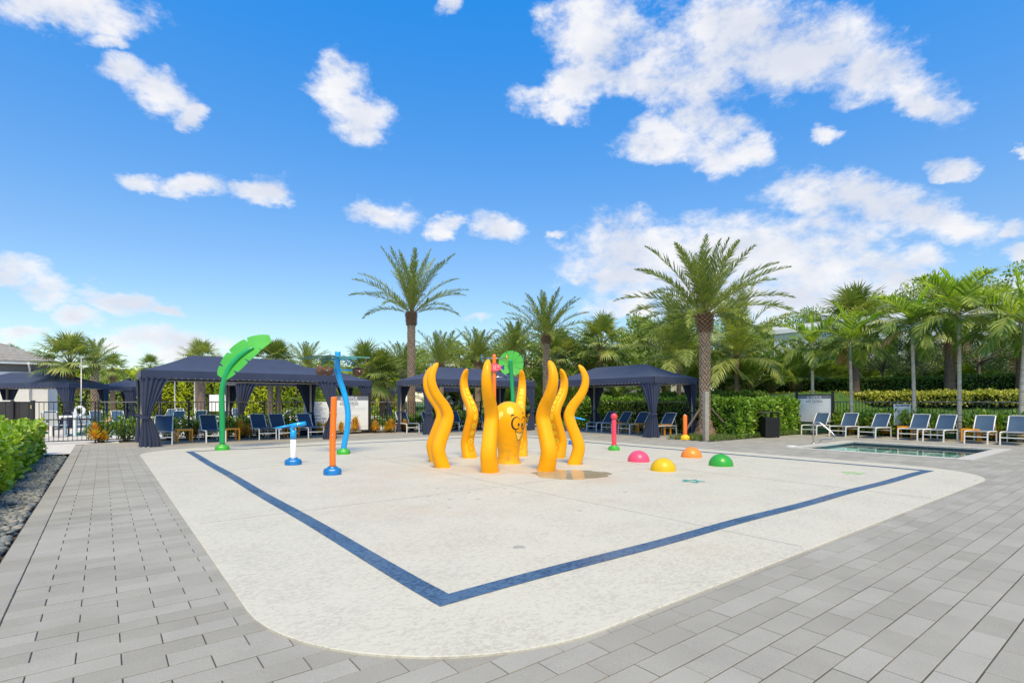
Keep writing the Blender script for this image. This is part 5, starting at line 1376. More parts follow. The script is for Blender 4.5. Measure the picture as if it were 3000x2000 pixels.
def shell_pts(n, lx, ly, h, amp=.10, scl=1.8, inset=.16, seed=0, top_w=1.0):
    """points in the outer skin of a bumpy box (sides and top), with outward normals"""
    g = np.random.default_rng(seed); A = [lx*ly*top_w, lx*h, lx*h, ly*h, ly*h]; pr = np.array(A)/sum(A); f = g.choice(5, n, p=pr); u = g.random(n); v = g.random(n)
    P = np.zeros((n, 3)); Nn = np.zeros((n, 3))
    for k in range(5):
        m = f == k
        if k == 0: P[m] = np.stack([u[m]*lx-lx/2, v[m]*ly-ly/2, np.full(m.sum(), h)], 1); Nn[m] = (0, 0, 1)
        elif k < 3: s_ = -1 if k == 1 else 1; P[m] = np.stack([u[m]*lx-lx/2, np.full(m.sum(), s_*ly/2), v[m]*h], 1); Nn[m] = (0, s_, 0)
        else: s_ = -1 if k == 3 else 1; P[m] = np.stack([np.full(m.sum(), s_*lx/2), u[m]*ly-ly/2, v[m]*h], 1); Nn[m] = (s_, 0, 0)
    w = np.sin(P[:, 0]*scl*2.1+1+P[:, 2]*1.3)*np.cos(P[:, 1]*scl*2.4+P[:, 2]*2.0)+.6*np.sin(P[:, 0]*scl*5.3+P[:, 1]*4.7+P[:, 2]*3.9)
    P += Nn*(amp*w-inset*g.random(n)**1.6)[:, None]
    P[:, 2] = np.maximum(P[:, 2], .03); return P, Nn, g
def leaf_dirs(Nn, g, up=.35, spread=.8):
    ax = Nn*.55+g.normal(size=Nn.shape)*spread+np.array([0, 0, up]); nr = Nn*.9+g.normal(size=Nn.shape)*.55+np.array([0, 0, .5]); return ax, nr
def hedge(name, lab, cat, c, lx, ly, h, rz, n, size, mat, shape=KITE, amp=.08, seed=0, z=0, group=None, aspect=.55, single=0):
    t = thing(name, lab, cat, (c[0], c[1], z), rz, group)
    P, Nn, g = shell_pts(n, lx, ly, h, amp, seed=seed); ax, nr = leaf_dirs(Nn, g)
    L_ = size*g.uniform(.7, 1.25, n)
    if single:                                                # leaves big enough to pick out become parts
        M_ = np.array([[math.cos(rz), -math.sin(rz)], [math.sin(rz), math.cos(rz)]]); wx = P[:, :2] @ M_.T+np.array([c[0], c[1]])
        Yc = wx[:, 0]*SA+wx[:, 1]*CA; Xc = wx[:, 0]*CA-wx[:, 1]*SA; u = Xc/Yc*FPX+1500
        face = (Nn @ np.array([1, 0, 0]) > .5) | (Nn[:, 2] > .5)
        sc_ = np.where((Yc > 2) & (u > 5) & (u < 2995) & face, 1/Yc, 0); idx = np.argsort(-sc_)[:single]
        lm = leafmesh('leaf', np.zeros((1, 3)), np.array([[1., 0, 0]]), np.array([[0, 0, 1.]]), 1.0, aspect, mat, OVAL, .12)
        for i in idx:
            a = Vector(ax[i]).normalized(); nn = Vector(nr[i]); s_ = nn.cross(a).normalized(); nn = a.cross(s_); o = put('leaf', lm, t, tuple(P[i]))
            o.rotation_euler = Matrix((a, s_, nn)).transposed().to_euler(); o.scale = (L_[i],)*3
        keep = np.ones(n, bool); keep[idx] = False; P, ax, nr, L_ = P[keep], ax[keep], nr[keep], L_[keep]
    stuff(put('foliage', leafmesh('foliage', P, ax, nr, L_, L_*aspect, mat, shape, .12), t))
    b = MB(); rows = []  # solid near-black core blocks the view; inner shade put into its colour
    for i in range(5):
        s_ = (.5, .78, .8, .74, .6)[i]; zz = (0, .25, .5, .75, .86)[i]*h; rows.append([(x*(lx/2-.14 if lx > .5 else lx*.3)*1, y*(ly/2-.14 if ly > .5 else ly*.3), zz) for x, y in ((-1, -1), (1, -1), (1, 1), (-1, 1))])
    b.grid(rows, close=True, sm=False); b.face(range(len(b.v)-4, len(b.v))); b.build('dark_core', INNER, t); return t
hedge('clusia_hedge', 'glossy clusia hedge with rounded yellow-green leaves beside the pebble strip', 'hedge', (-1.78, 12.6), 1.25, 9.4, .80, 0, 15000, .085, F_CLU, OVAL, .10, 1, aspect=.68, single=300)
hedge('clusia_hedge', 'clipped clusia hedge behind the trash can', 'hedge', (20.05, 10.25), 4.9, 1.1, 1.36, 0, 13000, .11, F_CLU2, OVAL, .07, 2, aspect=.62)
hedge('clusia_hedge', 'clusia hedge behind the palm-side cabana loungers', 'hedge', (19.35, 15.0), 1.1, 8.2, 1.40, 0, 13000, .115, F_CLU2, OVAL, .10, 3, aspect=.6)
hedge('variegated_hedge', 'long low yellow variegated hedge on the slope', 'hedge', (29.9, 4.0), 1.6, 22, .55, 0, 26000, .12, F_VARI, KITE, .10, 4, berm_z(29.9, 4)-.12, aspect=.6)
hedge('clipped_hedge', 'dark green clipped hedge above the yellow one on the slope', 'hedge', (33.6, 10.5), 1.5, 19, .85, 0, 22000, .12, F_HEDG, KITE, .06, 5, berm_z(33.6, 10)-.05, aspect=.55)
hedge('clipped_hedge', 'green clipped hedge on the slope beyond the palm-side cabana', 'hedge', (25.2, 18.0), 1.4, 11, 1.0, R(-6), 14000, .11, F_HEDG, KITE, .08, 6, .75, aspect=.55)
hedge('variegated_hedge', 'patch of yellow variegated shrubs beyond the palm-side cabana', 'hedge', (22.6, 18.2), 1.2, 7, .75, R(-8), 9000, .11, F_VARI, KITE, .1, 7, .35, aspect=.6)
p = D(640, 50); hedge('bright_hedge', 'tall bright yellow-green hedge wall far beyond the fence', 'hedge', (p.x, p.y), 34, 2.5, 4.0, -TH, 42000, .30, F_BAMB, KITE, .28, 8, aspect=.45)
p = D(170, 46); hedge('green_hedge', 'dull green hedge behind the two far cabanas', 'hedge', (p.x, p.y), 16, 2, 3.2, -TH, 12000, .3, F_FIC, KITE, .25, 9, aspect=.5)

# shrubs along the fences: three shapes shared by all
def shrub_mesh(seed, r_=.42, h=.85, n=620, size=.085, mat=F_CLU2):
    g = np.random.default_rng(seed); k = 16; P = []; AX = []; NR = []
    tips = []
    for i in range(k):
        a = i*GA_+g.normal()*.3; rr = r_*math.sqrt((i+.5)/k); tips.append((rr*math.cos(a), rr*math.sin(a), h*(1-.45*(rr/r_)**2)*g.uniform(.8, 1.1)))
    for i in range(n):
        tp = np.array(tips[g.integers(k)]); t = g.random()**.6; base = tp*np.array([.35, .35, 0]); p = base+(tp-base)*t+g.normal(size=3)*.045
        P.append(p); out = p*np.array([1, 1, 0]); AX.append(out*1.2+np.array([0, 0, .7])+g.normal(size=3)*.45); NR.append(np.array([0, 0, 1.])+g.normal(size=3)*.6)
    P = np.array(P); P[:, 2] = np.maximum(P[:, 2], .04)
    lm = leafmesh('foliage', P, np.array(AX), np.array(NR), size*g.uniform(.7, 1.3, n), size*.58, mat, OVAL, .12)
    b = MB()
    for tp in tips: b.tube([(tp[0]*.15, tp[1]*.15, 0), (tp[0]*.55, tp[1]*.55, tp[2]*.5), tp], [.012, .008, .004], 4, sm=False)
    return lm, b.mesh('stems', TWIG)
SH = [shrub_mesh(s_) for s_ in (1, 2)]+[shrub_mesh(s_, mat=F_CLU) for s_ in (3, 4)]
def shrub(e, n, s_, k, lab, group, z=0, zs=1):
    t = thing('clusia_shrub', lab, 'shrub', (e, n, z), rng.uniform(0, 6.28), group); a, c = SH[k % 4]
    o1 = put('foliage', a, t); o2 = put('stems', c, t); t.scale = (s_, s_, s_*zs); return t
x = -.05; k = 0
while x < 16.8:
    if not (7.0 < x < 8.9): shrub(x, 21.55+rng.uniform(-.08, .12), rng.uniform(.9, 1.1), k, 'green clusia shrub growing through the fence '+next(w for lim, w in ((.9, 'beside the orange croton at the walk'), (2.0, 'behind the curtain-corner lounger'), (3.0, 'behind the table clear of the sprayer pole'), (4.2, 'behind the leaf sprayer pole'), (5.6, 'behind the tight-set pair of loungers'), (7.1, 'beside the warning sign'), (9.9, 'between the rules board and the octopus cabana'), (11.6, 'at the curtained end of the octopus cabana'), (13.5, 'behind the paired tentacles'), (15.2, 'behind the octopus head'), (99, 'at the inner end of the octopus cabana')) if x < lim), 'clusia shrubs along the cabana fence', -.012)
    x += rng.uniform(.5, .66); k += 1
y = -1.2
while y < 8.5:
    shrub(24.12+rng.uniform(-.1, .1), y, rng.uniform(.95, 1.25), k, 'green clusia shrub '+next(w for lim, w in ((1.5, 'beyond the end of the pool lounger row'), (3.2, 'behind the end lounger of the pool row'), (4.6, 'behind the table backed by a croton'), (5.8, 'behind the paired pool loungers'), (7.0, 'beside the small pool rules sign'), (99, 'between the small sign and the rules board')) if y < lim)+', outside the fence', 'clusia shrubs along the lounger fence', -.03); y += rng.uniform(.5, .7); k += 1
for (e, n) in ((23.6, 8.6), (23.6, 8.0), (23.55, 7.3), (23.6, 6.75), (23.62, 6.2), (23.6, 5.5), (23.55, 4.3), (23.6, 3.7), (23.6, 3.0), (23.6, 2.4), (23.6, 1.7), (23.6, 1.0)):
    shrub(e, n, rng.uniform(1.1, 1.35), 2+k % 2, 'low green clusia shrub '+next(w for lim, w in ((2.0, 'past the end lounger'), (3.9, 'behind the end pool lounger back'), (5.0, 'behind the lounger by the croton table'), (6.5, 'behind the paired pool lounger backs'), (7.6, 'in front of the small sign'), (99, 'next to the rules board post')) if n < lim)+', inside the fence', 'low clusia shrubs behind the pool loungers', -.012); k += 1
# crotons
def croton_mesh(seed, mat, r_=.2, h=.42, n=64):
    g = np.random.default_rng(seed); P = []; AX = []
    for i in range(n):
        t = i/n; a = i*GA_; el = R(82-75*t+g.normal()*6); P.append((.02*math.cos(a), .02*math.sin(a), h*.55*(1-t)+.07)); AX.append((math.cos(a)*math.cos(el), math.sin(a)*math.cos(el), math.sin(el)))
    AX = np.array(AX); return leafmesh('leaves', np.array(P), AX, AX*[-1, -1, 0]+np.array([0, 0, 1.]), g.uniform(.17, .27, n), .055, mat, OVAL, .2)
CR = [croton_mesh(1, F_CRO[0]), croton_mesh(2, F_CRO[1]), croton_mesh(3, F_CRO[0], .22, .5, 80)]
stm = MB(); stm.tube([(0, 0, 0), (0, 0, .3)], [.014, .008], 5); stm = stm.mesh('stem', TWIG)
def croton(e, n, s_, k, lab):
    t = thing('croton', lab, 'plant', (e, n, -.01), rng.uniform(0, 6), 'crotons in the beds'); put('leaves', CR[k % 3], t); put('stem', stm, t); t.scale = (s_,)*3
for (u, v, s_, k, lab) in ((280, 1297, 1.25, 0, 'orange croton at the fence post by the walk'), (305, 1296, .8, 1, 'small yellowish croton by the walk fence'), (575, 1284, 1.1, 1, 'yellow croton between two cabana loungers'), (705, 1284, 1.2, 2, 'dark orange croton past the table by the sprayer pole'), (728, 1283, 1., 0, 'red-orange croton beside the tight-set lounger'), (935, 1274, 1, 1, 'yellow-green croton under the warning sign'), (957, 1273, 1.05, 0, 'orange croton under the warning sign corner'), (999, 1272, 1.0, 0, 'orange croton between the spray pole and bucket sprayer'), (1041, 1269, 1.25, 2, 'bright orange croton in front of the play area rules board'), (1100, 1268, 1.05, 0, 'orange croton right beside the rules board post'), (1133, 1267, .95, 1, 'yellow croton of a pair past the rules board'), (1146, 1266.5, 1.15, 0, 'orange croton of a pair by the cabana curtain'), (1186, 1264.5, 1.0, 2, 'orange croton behind the cabana curtain foot'), (1402, 1257, 1.1, 0, 'orange croton near the sucker-faced tentacle'), (1550, 1251, 1.2, 2, 'orange croton behind the octopus face')):
    p = G(u, v); croton(p.x, p.y, s_, k, lab)
for (n, k, s_, lab) in ((8.1, 1, 1., 'yellow croton between lounger and small sign'), (7.0, 0, 1.1, 'orange croton behind paired pool loungers'), (5.9, 1, 1.2, 'yellow croton over the table below the small sign'), (4.55, 1, 1., 'yellow croton beside the tall ringed palm foot'), (3.95, 0, 1.3, 'orange croton rising behind the last orange table'), (3.2, 1, 1.1, 'yellow-orange croton patch beyond the last table'), (2.8, 2, 1.0, 'reddish croton beyond the last table'), (2.3, 1, 1.1, 'yellow croton at the end of the lounger bed')):
    croton(23.3, n, s_, k, lab)
# liriope tufts in the palm bed: uncountable blades
g = np.random.default_rng(4); n = 9000
cx = g.uniform(15.65, 18.7, 420); cy = g.uniform(9.6, 11.15, 420); id_ = g.integers(420, size=n)
extra = g.random(n) < .35
ex = np.where(extra, g.uniform(18.8, 22.7, n), cx[id_]+g.normal(size=n)*.05); ey = np.where(extra, 9.55+np.abs(g.normal(size=n))*.07, cy[id_]+g.normal(size=n)*.05)
P = np.stack([ex, ey, np.full(n, -.01)], 1); AX = g.normal(size=(n, 3))*.5+np.array([0, 0, 1.])
stuff(tag(put('border_grass', leafmesh('border_grass', P, AX, g.normal(size=(n, 3)), g.uniform(.12, .24, n), .014, F_GRS)), 'tufts of border grass in the bed round the date palm', 'grass'))
# grass on the lawn behind the lounger fence
n = 26000; ex = g.uniform(24.5, 29.2, n); ey = g.uniform(-5, 12, n)
P = np.stack([ex, ey, np.array([berm_z(a, c)-.03 for a, c in zip(ex, ey)])], 1)
stuff(tag(put('lawn_grass', leafmesh('lawn_grass', P, g.normal(size=(n, 3))*.5+np.array([0, 0, 1.]), g.normal(size=(n, 3)), g.uniform(.05, .10, n), .012, foliage('lawn_blade', [(.04, .10, .012), (.075, .17, .02)], .6, .25))), 'short lawn grass on the slope beyond the lounger fence', 'grass'))

# pebble strip along the left hedge
PEB = foliage('river_pebble', [(.04, .048, .05), (.095, .108, .108), (.165, .175, .165), (.27, .25, .215)], .55, 0.0, .6)
sb = MB(); sb.poly([(-1.14, N0, -.03), (-.66, N0, -.03), (-.66, 16.35, -.03), (-1.14, 16.35, -.03)]); peb = struct(sb.build('pebble_strip', M_soil))
ico = bmesh.new(); bmesh.ops.create_icosphere(ico, subdivisions=1, radius=1); pm = bpy.data.meshes.new('pebble'); ico.to_mesh(pm); ico.free(); pm.materials.append(PEB)
pm.polygons.foreach_set('use_smooth', [True]*len(pm.polygons)); pv = np.array([v.co[:] for v in pm.vertices]); pf = [tuple(p.vertices) for p in pm.polygons]
plist = []
for i in range(3000): plist.append((rng.uniform(-1.13, -.69), rng.uniform(4, 16.3), rng.uniform(-.015, .022), rng.uniform(.030, .052), rng.uniform(0, 6.28), rng.uniform(.6, .95), rng.uniform(.45, .7)))
def pvis(q):
    Y = q[0]*SA+q[1]*CA; X = q[0]*CA-q[1]*SA; u = X/Y*FPX+1500; return (1/Y if u > 2 and q[2] > .0 else 0)
plist.sort(key=pvis, reverse=True)
for q in plist[:300]: o = put('pebble', pm, peb, q[:3], q[4]); o.scale = (q[3], q[3]*q[5], q[3]*q[6]); o.rotation_euler = (rng.uniform(-.3, .3), rng.uniform(-.3, .3), q[4])
b = MB()
for q in plist[300:]:
    c_, s_ = math.cos(q[4]), math.sin(q[4]); o = b.add([(q[0]+(v[0]*c_-v[1]*q[5]*s_)*q[3], q[1]+(v[0]*s_+v[1]*q[5]*c_)*q[3], q[2]+v[2]*q[6]*q[3]) for v in pv])
    for f in pf: b.face([o+x for x in f], 0, True)
stuff(b.build('far_pebbles', PEB, peb))
# a few pebbles at the gate bed
# ------------------------------------------------------------------ broadleaf trees
def tree_mesh(seed, h, cr, ch, n, size, mat, clumps=26, low=.0, flat=1.0):
    """crown as leaf clumps hung on limbs; returns trunk+limb mesh and leaf mesh (base at origin)"""
    g = np.random.default_rng(seed); cc = []
    for i in range(clumps):
        v = g.normal(size=3); v /= np.linalg.norm(v); v[2] = v[2]*.9+.12; q = g.uniform(.45, 1.0)**.6; cc.append(np.array([v[0]*cr*q, v[1]*cr*q, h-ch/2+v[2]*ch/2*q*flat]))
    cc = np.array(cc); rad = g.uniform(.20, .38, clumps)*cr; wts = rad**2/np.sum(rad**2); id_ = g.choice(clumps, n, p=wts)
    d = g.normal(size=(n, 3)); d /= np.linalg.norm(d, axis=1, keepdims=True); rr_ = rad[id_]*g.random(n)**.45; P = cc[id_]+d*rr_[:, None]*np.array([1, 1, .72]); P[:, 2] = np.maximum(P[:, 2], .2)
    ax = d*.6+g.normal(size=(n, 3))*.7+np.array([0, 0, -.1]); nr = d*.7+g.normal(size=(n, 3))*.5+np.array([0, 0, .6])
    lm = leafmesh('crown', P, ax, nr, size*g.uniform(.6, 1.3, n), size*.55*g.uniform(.8, 1.2, n), mat, KITE)
    b = MB(); zf = h-ch*.75; b.tube([(0, 0, 0), (.04, .02, zf*.5), (0, 0, zf), (.05, 0, h-ch*.35)], [.17*h/6, .13*h/6, .11*h/6, .05*h/6], 8)
    for c in cc[:14]: b.tube([(0, 0, zf*g.uniform(.8, 1.2)), tuple(np.array([c[0]*.5, c[1]*.5, (zf+c[2])/2+.2])), tuple(c)], [.06*h/6, .04*h/6, .015], 5)
    return b.mesh('trunk', BARK), lm
TR = {'oak': [tree_mesh(11, 4.6, 2.5, 3.4, 9000, .13, F_OAK, 30), tree_mesh(12, 4.4, 2.2, 3.2, 8000, .13, F_OAK, 26)],
      'fic': [tree_mesh(21, 8, 3.4, 6.2, 9000, .24, F_FIC, 36), tree_mesh(22, 8, 3.0, 6.6, 8500, .24, F_FIC, 30), tree_mesh(23, 8, 3.8, 5.6, 9500, .22, F_FIC, 40)]}
def tree(u, Y, ty, kind, k, lab, wide=1.0):
    p = bz(D(u, Y)); a, c = TR[kind][k % len(TR[kind])]; H0 = 4.6 if kind == 'oak' else 8.0; s_ = (ZY(ty, Y)-p.z)/(H0*1.02)
    t = thing('%s_tree' % ('oak' if kind == 'oak' else 'broadleaf'), lab, 'tree', p, rng.uniform(0, 6.28), 'dark small oaks on the slope' if kind == 'oak' else 'leafy trees closing the view'); put('trunk', a, t); put('crown', c, t); t.scale = (s_*wide, s_*wide, s_)
for i, (u, Y, ty, lab) in enumerate(((2585, 29, 985, 'dark small oak behind the ringed palm by the small sign'), (2868, 27.5, 960, 'dark small oak on the lawn beyond the lounger fence'), (2700, 33, 1000, 'dark small oak deep behind the thick fan palm trunk'), (2440, 34, 1010, 'dark small oak behind the rules board'), (2985, 30, 985, 'dark small oak beyond the end of the fence'))): tree(u, Y, ty, 'oak', i, lab, 1.05)
for i, (u, Y, ty, w) in enumerate(((2960, 42, 770, .85), (2860, 46, 830, .9), (2770, 48, 850, 1), (2660, 49, 800, .75), (2560, 51, 880, 1), (2430, 53, 890, .95), (2330, 55, 905, .9), (2220, 46, 935, 1), (2100, 46, 930, 1), (1960, 44, 905, .9), (1870, 46, 915, .9), (1790, 46, 955, 1), (1700, 46, 960, 1), (1620, 48, 965, 1), (1540, 47, 955, 1), (1440, 50, 985, 1), (1350, 50, 985, 1), (1260, 52, 1005, 1), (1180, 54, 1035, 1.1), (1080, 56, 1040, 1.2), (990, 58, 1045, 1.2), (900, 60, 1050, 1.2), (800, 62, 1075, 1.3), (690, 62, 1090, 1.3), (580, 64, 1080, 1.3), (480, 60, 1085, 1.2), (390, 58, 1078, 1.2), (300, 56, 1075, 1.2), (150, 60, 1065, 1.2))):
    lab = ('tallest feathery tree past the end of the lounger fence', 'tall tree behind the end fan palm', 'tall leafy tree behind the thickest fan palm', 'narrow feathery tree standing above its neighbours behind the ringed palms', 'leafy tree behind the paired pool loungers', 'leafy tree behind the wading pool rules board', 'leafy tree beside the white building roof', 'leafy tree behind the clipped hedge and trash can', 'leafy tree behind the upright coconut palm', 'leafy tree behind the big date palm crown', 'leafy tree behind the pale coconut palm', 'leafy tree behind the palm-side cabana ridge', 'leafy tree behind the cabana fan palm')[i] if i < 13 else ('leafy tree behind the bushy fan palm past the puddle tentacles', 'leafy tree behind the round lily leaf', 'leafy tree behind the fish sprayer bars', 'leafy tree behind the sucker-faced tentacle', 'leafy tree behind the closest-set pair of tentacles', 'leafy tree just past the tall slender date palm trunk', 'leafy tree behind the low fan palms between two cabanas', 'leafy tree behind the bucket sprayer top', 'leafy tree behind the thin palm blades', 'far tree behind the ridge end of the leaf sprayer cabana', 'far tree behind the leaf sprayer cabana ridge', 'far tree behind the big banana leaf of the sprayer', 'far tree at the rising hip of the leaf sprayer cabana', 'far tree beside the small end-on cabana', 'far tree behind the ragged far date palm', 'far tree peeping over the tiled pavilion roof')[i-13]
    tree(u, Y, ty, 'fic', i, lab, w)
# areca clumps: many upright pinnate fronds from the ground
AR = [frond(2.4, a, d, 34, .42, .045, 20, 50, .12, .25, F_ARE, seed=160+i) for i, (a, d) in enumerate(((4, 30), (12, 50), (26, 66), (48, 76)))]
arm = merged_crown('foliage', AR, 46, 0, 5); arm2 = merged_crown('foliage', AR, 40, 1, 6)
cane = MB()
for i in range(16): a = i*GA_; r_ = .05+.35*(i/16); cane.tube([(r_*math.cos(a)*.6, r_*math.sin(a)*.6, 0), (r_*math.cos(a), r_*math.sin(a), 1.0)], .022, 5)
cane = cane.mesh('canes', plain('areca_cane', (.22, .20, .07), .6, var=.3))
for i, (u, Y) in enumerate(((2110, 30), (2190, 29), (2260, 30), (2330, 31), (2400, 32), (2470, 33), (2550, 34), (2640, 35), (2740, 35), (2830, 33), (2920, 33), (2040, 30), (1945, 34), (1880, 34), (1810, 33), (1720, 34), (1660, 32), (1590, 34), (1480, 36), (1380, 38), (1280, 38), (1000, 36), (1050, 35), (920, 38), (2150, 33), (2300, 35), (2600, 38), (2500, 38), (2700, 40), (2850, 38), (2970, 36))):
    p = bz(D(u, Y)); t = thing('areca_palm', 'bushy areca palm clump '+('behind the timber prop and clipped hedge', 'behind the trash can hedge', 'right over the trash can', 'over the hedge end at the rules board', 'behind the first ringed palm', 'behind the rules board post', 'left of the thick trunk behind a ringed palm', 'over the small pool rules sign', 'behind the thickest fan palm', 'behind the tall ringed palm', 'behind the lawn oak', 'behind the big date palm trunk', 'under the pale coconut palm', 'behind the palm-side cabana hip', 'behind the palm-side cabana ridge', 'at the inner end of the palm-side cabana', 'behind the profile tentacle', 'beside the mid-height date palm', 'behind the lily leaf pole', 'behind the sucker-faced tentacle', 'beside the octopus cabana ridge', 'behind the bucket sprayer pole', 'behind the play area rules board', 'behind the brown tipping buckets', 'deep behind the upright coconut palm', 'deep behind the trash can', 'deep behind the small pool rules sign', 'deep behind the second ringed palm', 'deep behind the ringed palm by the sign', 'deep behind the tall ringed palm', 'beyond the end of the lounger fence')[i], 'shrub', p, i*.9, 'areca clumps in the understory'); f = put('foliage', arm if i % 2 else arm2, t, (0, 0, .12)); put('canes', cane, t); s_ = rng.uniform(.95, 1.35); t.scale = (s_, s_, s_)
# ------------------------------------------------------------------ buildings and the pool terrace beyond the fence
STUC = plain('white_stucco', (.74, .73, .71), .85, var=.04, bump=.15, bscale=80); STUG = plain('grey_stucco', (.16, .165, .17), .85, var=.06); TILE = plain('grey_roof_tile', (.27, .255, .24), .8, var=.2, nscale=5); GLASS = plain('window_glass', (.03, .04, .05), .08, spec=.8); TRIM = plain('white_trim', (.78, .78, .77), .5)
def white_building(lab, p, rz, w, d, h):
    t = thing('white_building', lab, 'building', p, rz)
    b = MB(); b.box((0, d/2, h/2), (w, d, h)); b.build('wall', STUC, t)
    b = MB(); b.box((0, d/2, h+.18), (w+.5, d+.5, .36)); b.box((0, d/2, h+.50), (w+.2, d+.2, .28)); b.build('cornice', TRIM, t)
    for k in range(int(w/3.2)):
        x = -w/2+1.6+3.2*k
        b = MB(); b.box((x, -.02, h*.55), (1.5, .06, 1.7)); wi = b.build('window', GLASS, t)
        b = MB()
        for (cx, cz, sx_, sz_) in ((x, h*.55+.89, 1.7, .1), (x, h*.55-.89, 1.8, .1), (x-.8, h*.55, .1, 1.7), (x+.8, h*.55, .1, 1.7), (x, h*.55, .06, 1.7)): b.box((cx, -.06, cz), (sx_, .08, sz_))
        b.build('frame', TRIM, wi)
    for x in (-w*.38, w*.1):
        b = MB(); b.box((x, d*.3, h+.9), (1.4, 1.0, 1.0)); b.box((x, d*.3, h+1.45), (1.7, 1.3, .12)); b.build('roof_vent', STUC, t)
white_building('long white building showing between the palm crowns behind the rules board', (44.3, 6.2, 1.2), -PI/2, 30, 8, 5.7)
p = D(1870, 50, 1.0); white_building('white building glimpsed behind the palm-side cabana palms', p, -TH, 9, 8, ZY(1040, 50)-1.0)
p = D(1440, 52, .3); white_building('low white building glimpsed over the octopus cabana roof', p, -TH, 11, 8, ZY(1075, 52)-.3)
# tiled pavilion at the left
p = D(140, 30); hw = 4.2; p.x -= hw; t = thing('pavilion', 'white pool pavilion with grey tiled hip roof and white downpipe', 'building', p, 0)
ze = ZY(1064, 30)
b = MB(); b.box((0, 4, (ze-.55)/2), (2*hw, 8, ze-.55)); b.build('wall', STUC, t)
b = MB(); b.box((0, 4, ze-.33), (2*hw+.02, 8.02, .44)); b.build('frieze', STUG, t)
b = MB(); b.box((0, 4, ze-.62), (2*hw+.16, 8.16, .16)); b.build('band', TRIM, t)
b = MB(); b.box((0, 4, ze-.03), (2*hw+1.1, 9.1, .14)); b.build('fascia', TRIM, t)
ov = .6; b = MB(); x, y0, y1, zr = hw+ov, -ov, 8+ov, ze+1.9; rdg = (y1-y0)/2
A = [Vector((-x, y0, ze+.05)), Vector((x, y0, ze+.05)), Vector((x, y1, ze+.05)), Vector((-x, y1, ze+.05))]; r0, r1 = Vector((-max(.1, x-rdg), (y0+y1)/2, zr)), Vector((max(.1, x-rdg), (y0+y1)/2, zr))
roof = None
def tiled(a, c, d, e, parent):
    """stepped tile courses up one slope"""
    N_ = 11; b_ = MB()
    for i in range(N_):
        v0, v1 = i/N_, (i+1)/N_+.012; q = [a.lerp(d, v0), c.lerp(e, v0), c.lerp(e, min(1, v1)), a.lerp(d, min(1, v1))]; up_ = Vector((0, 0, .05))
        b_.poly([q[0]+up_, q[1]+up_, q[2]+Vector((0, 0, .015)), q[3]+Vector((0, 0, .015))]); b_.poly([q[0]-up_*.4, q[1]-up_*.4, q[1]+up_, q[0]+up_])
    return b_
for q in ((A[0], A[1], r0, r1), (A[1], A[2], r1, r1), (A[2], A[3], r1, r0), (A[3], A[0], r0, r0)): tiled(*q, None).build('roof_slope', TILE, t)
b = MB(); b.tube([(hw-.75, -.62, ze-.05), (hw-.75, -.5, ze-.18), (hw-.75, -.06, ze-.4), (hw-.75, -.06, .0)], .05, 6); b.build('downpipe', TRIM, t)
for k in range(3):
    b = MB(); b.box((hw-.2, .9+1.1*k, 1.4), (.3, .3, 2.8)); b.build('pilaster', TRIM, t)
# far cabanas on the pool terrace
cabana('navy far cabana in front of the tiled pavilion', D(-130, 25.2).x, D(-130, 25.2).y, 5.3, 2.65, -TH+R(2))
cabana('small navy far cabana end-on behind the white light pole', D(272, 31.5).x, D(272, 31.5).y, 2.4, 2.65, -TH)
cabana('navy far cabana roof showing between two cabanas beyond the fence', D(1135, 34).x, D(1135, 34).y, 5.3, 2.65, -TH+R(20))
# light pole and life ring
p = D(238, 24.5); t = thing('light_pole', 'slim white light pole beyond the fence with life ring hung on it', 'pole', p)
b = MB(); b.lathe([(.026, 0), (.022, ZY(1043, 24.5)), (0, ZY(1043, 24.5))], 12); b.build('shaft', plain('grey_pole', (.42, .42, .41), .4, .5), t)
b = MB(); b.lathe([(.11, 0), (.11, .02), (.06, .06), (.05, .06)], 14); b.build('base', TRIM, t)
p2 = D(234, 24.3); b = MB(); rr = [( .20*math.cos(a), 0, .20*math.sin(a)) for a in [2*PI*i/28 for i in range(29)]]; b.tube(rr, .062, 10, cap=False)
t2 = thing('life_ring', 'white life ring hanging on the light pole', 'life ring', (p2.x, p2.y, ZY(1204, 24.3)), -TH); b.build('ring', TRIM, t2)
for a in (45, 135, 225, 315):
    q = MB(); q.tube([((.20+.066*math.cos(x_))*math.cos(R(a)), .066*math.sin(x_), (.20+.066*math.cos(x_))*math.sin(R(a))) for x_ in [2*PI*i/12 for i in range(13)]], .012, 4, cap=False); q.build('band', plain('ring_band', (.05, .06, .1), .6), t2)
b = MB(); b.tube([(0, 0, .24), (0, .05, .27)], .02, 6); b.build('hook', STEEL, t2)
# main pool water beyond the fence
b = MB(); q = [D(190, 19.8), D(420, 20.6), D(700, 31), D(300, 29)]
b.poly([(v.x, v.y, .0) for v in q]); struct(b.build('main_pool_water', plain('far_pool_water', (.10, .36, .46), .06, var=.1, spec=.6)))
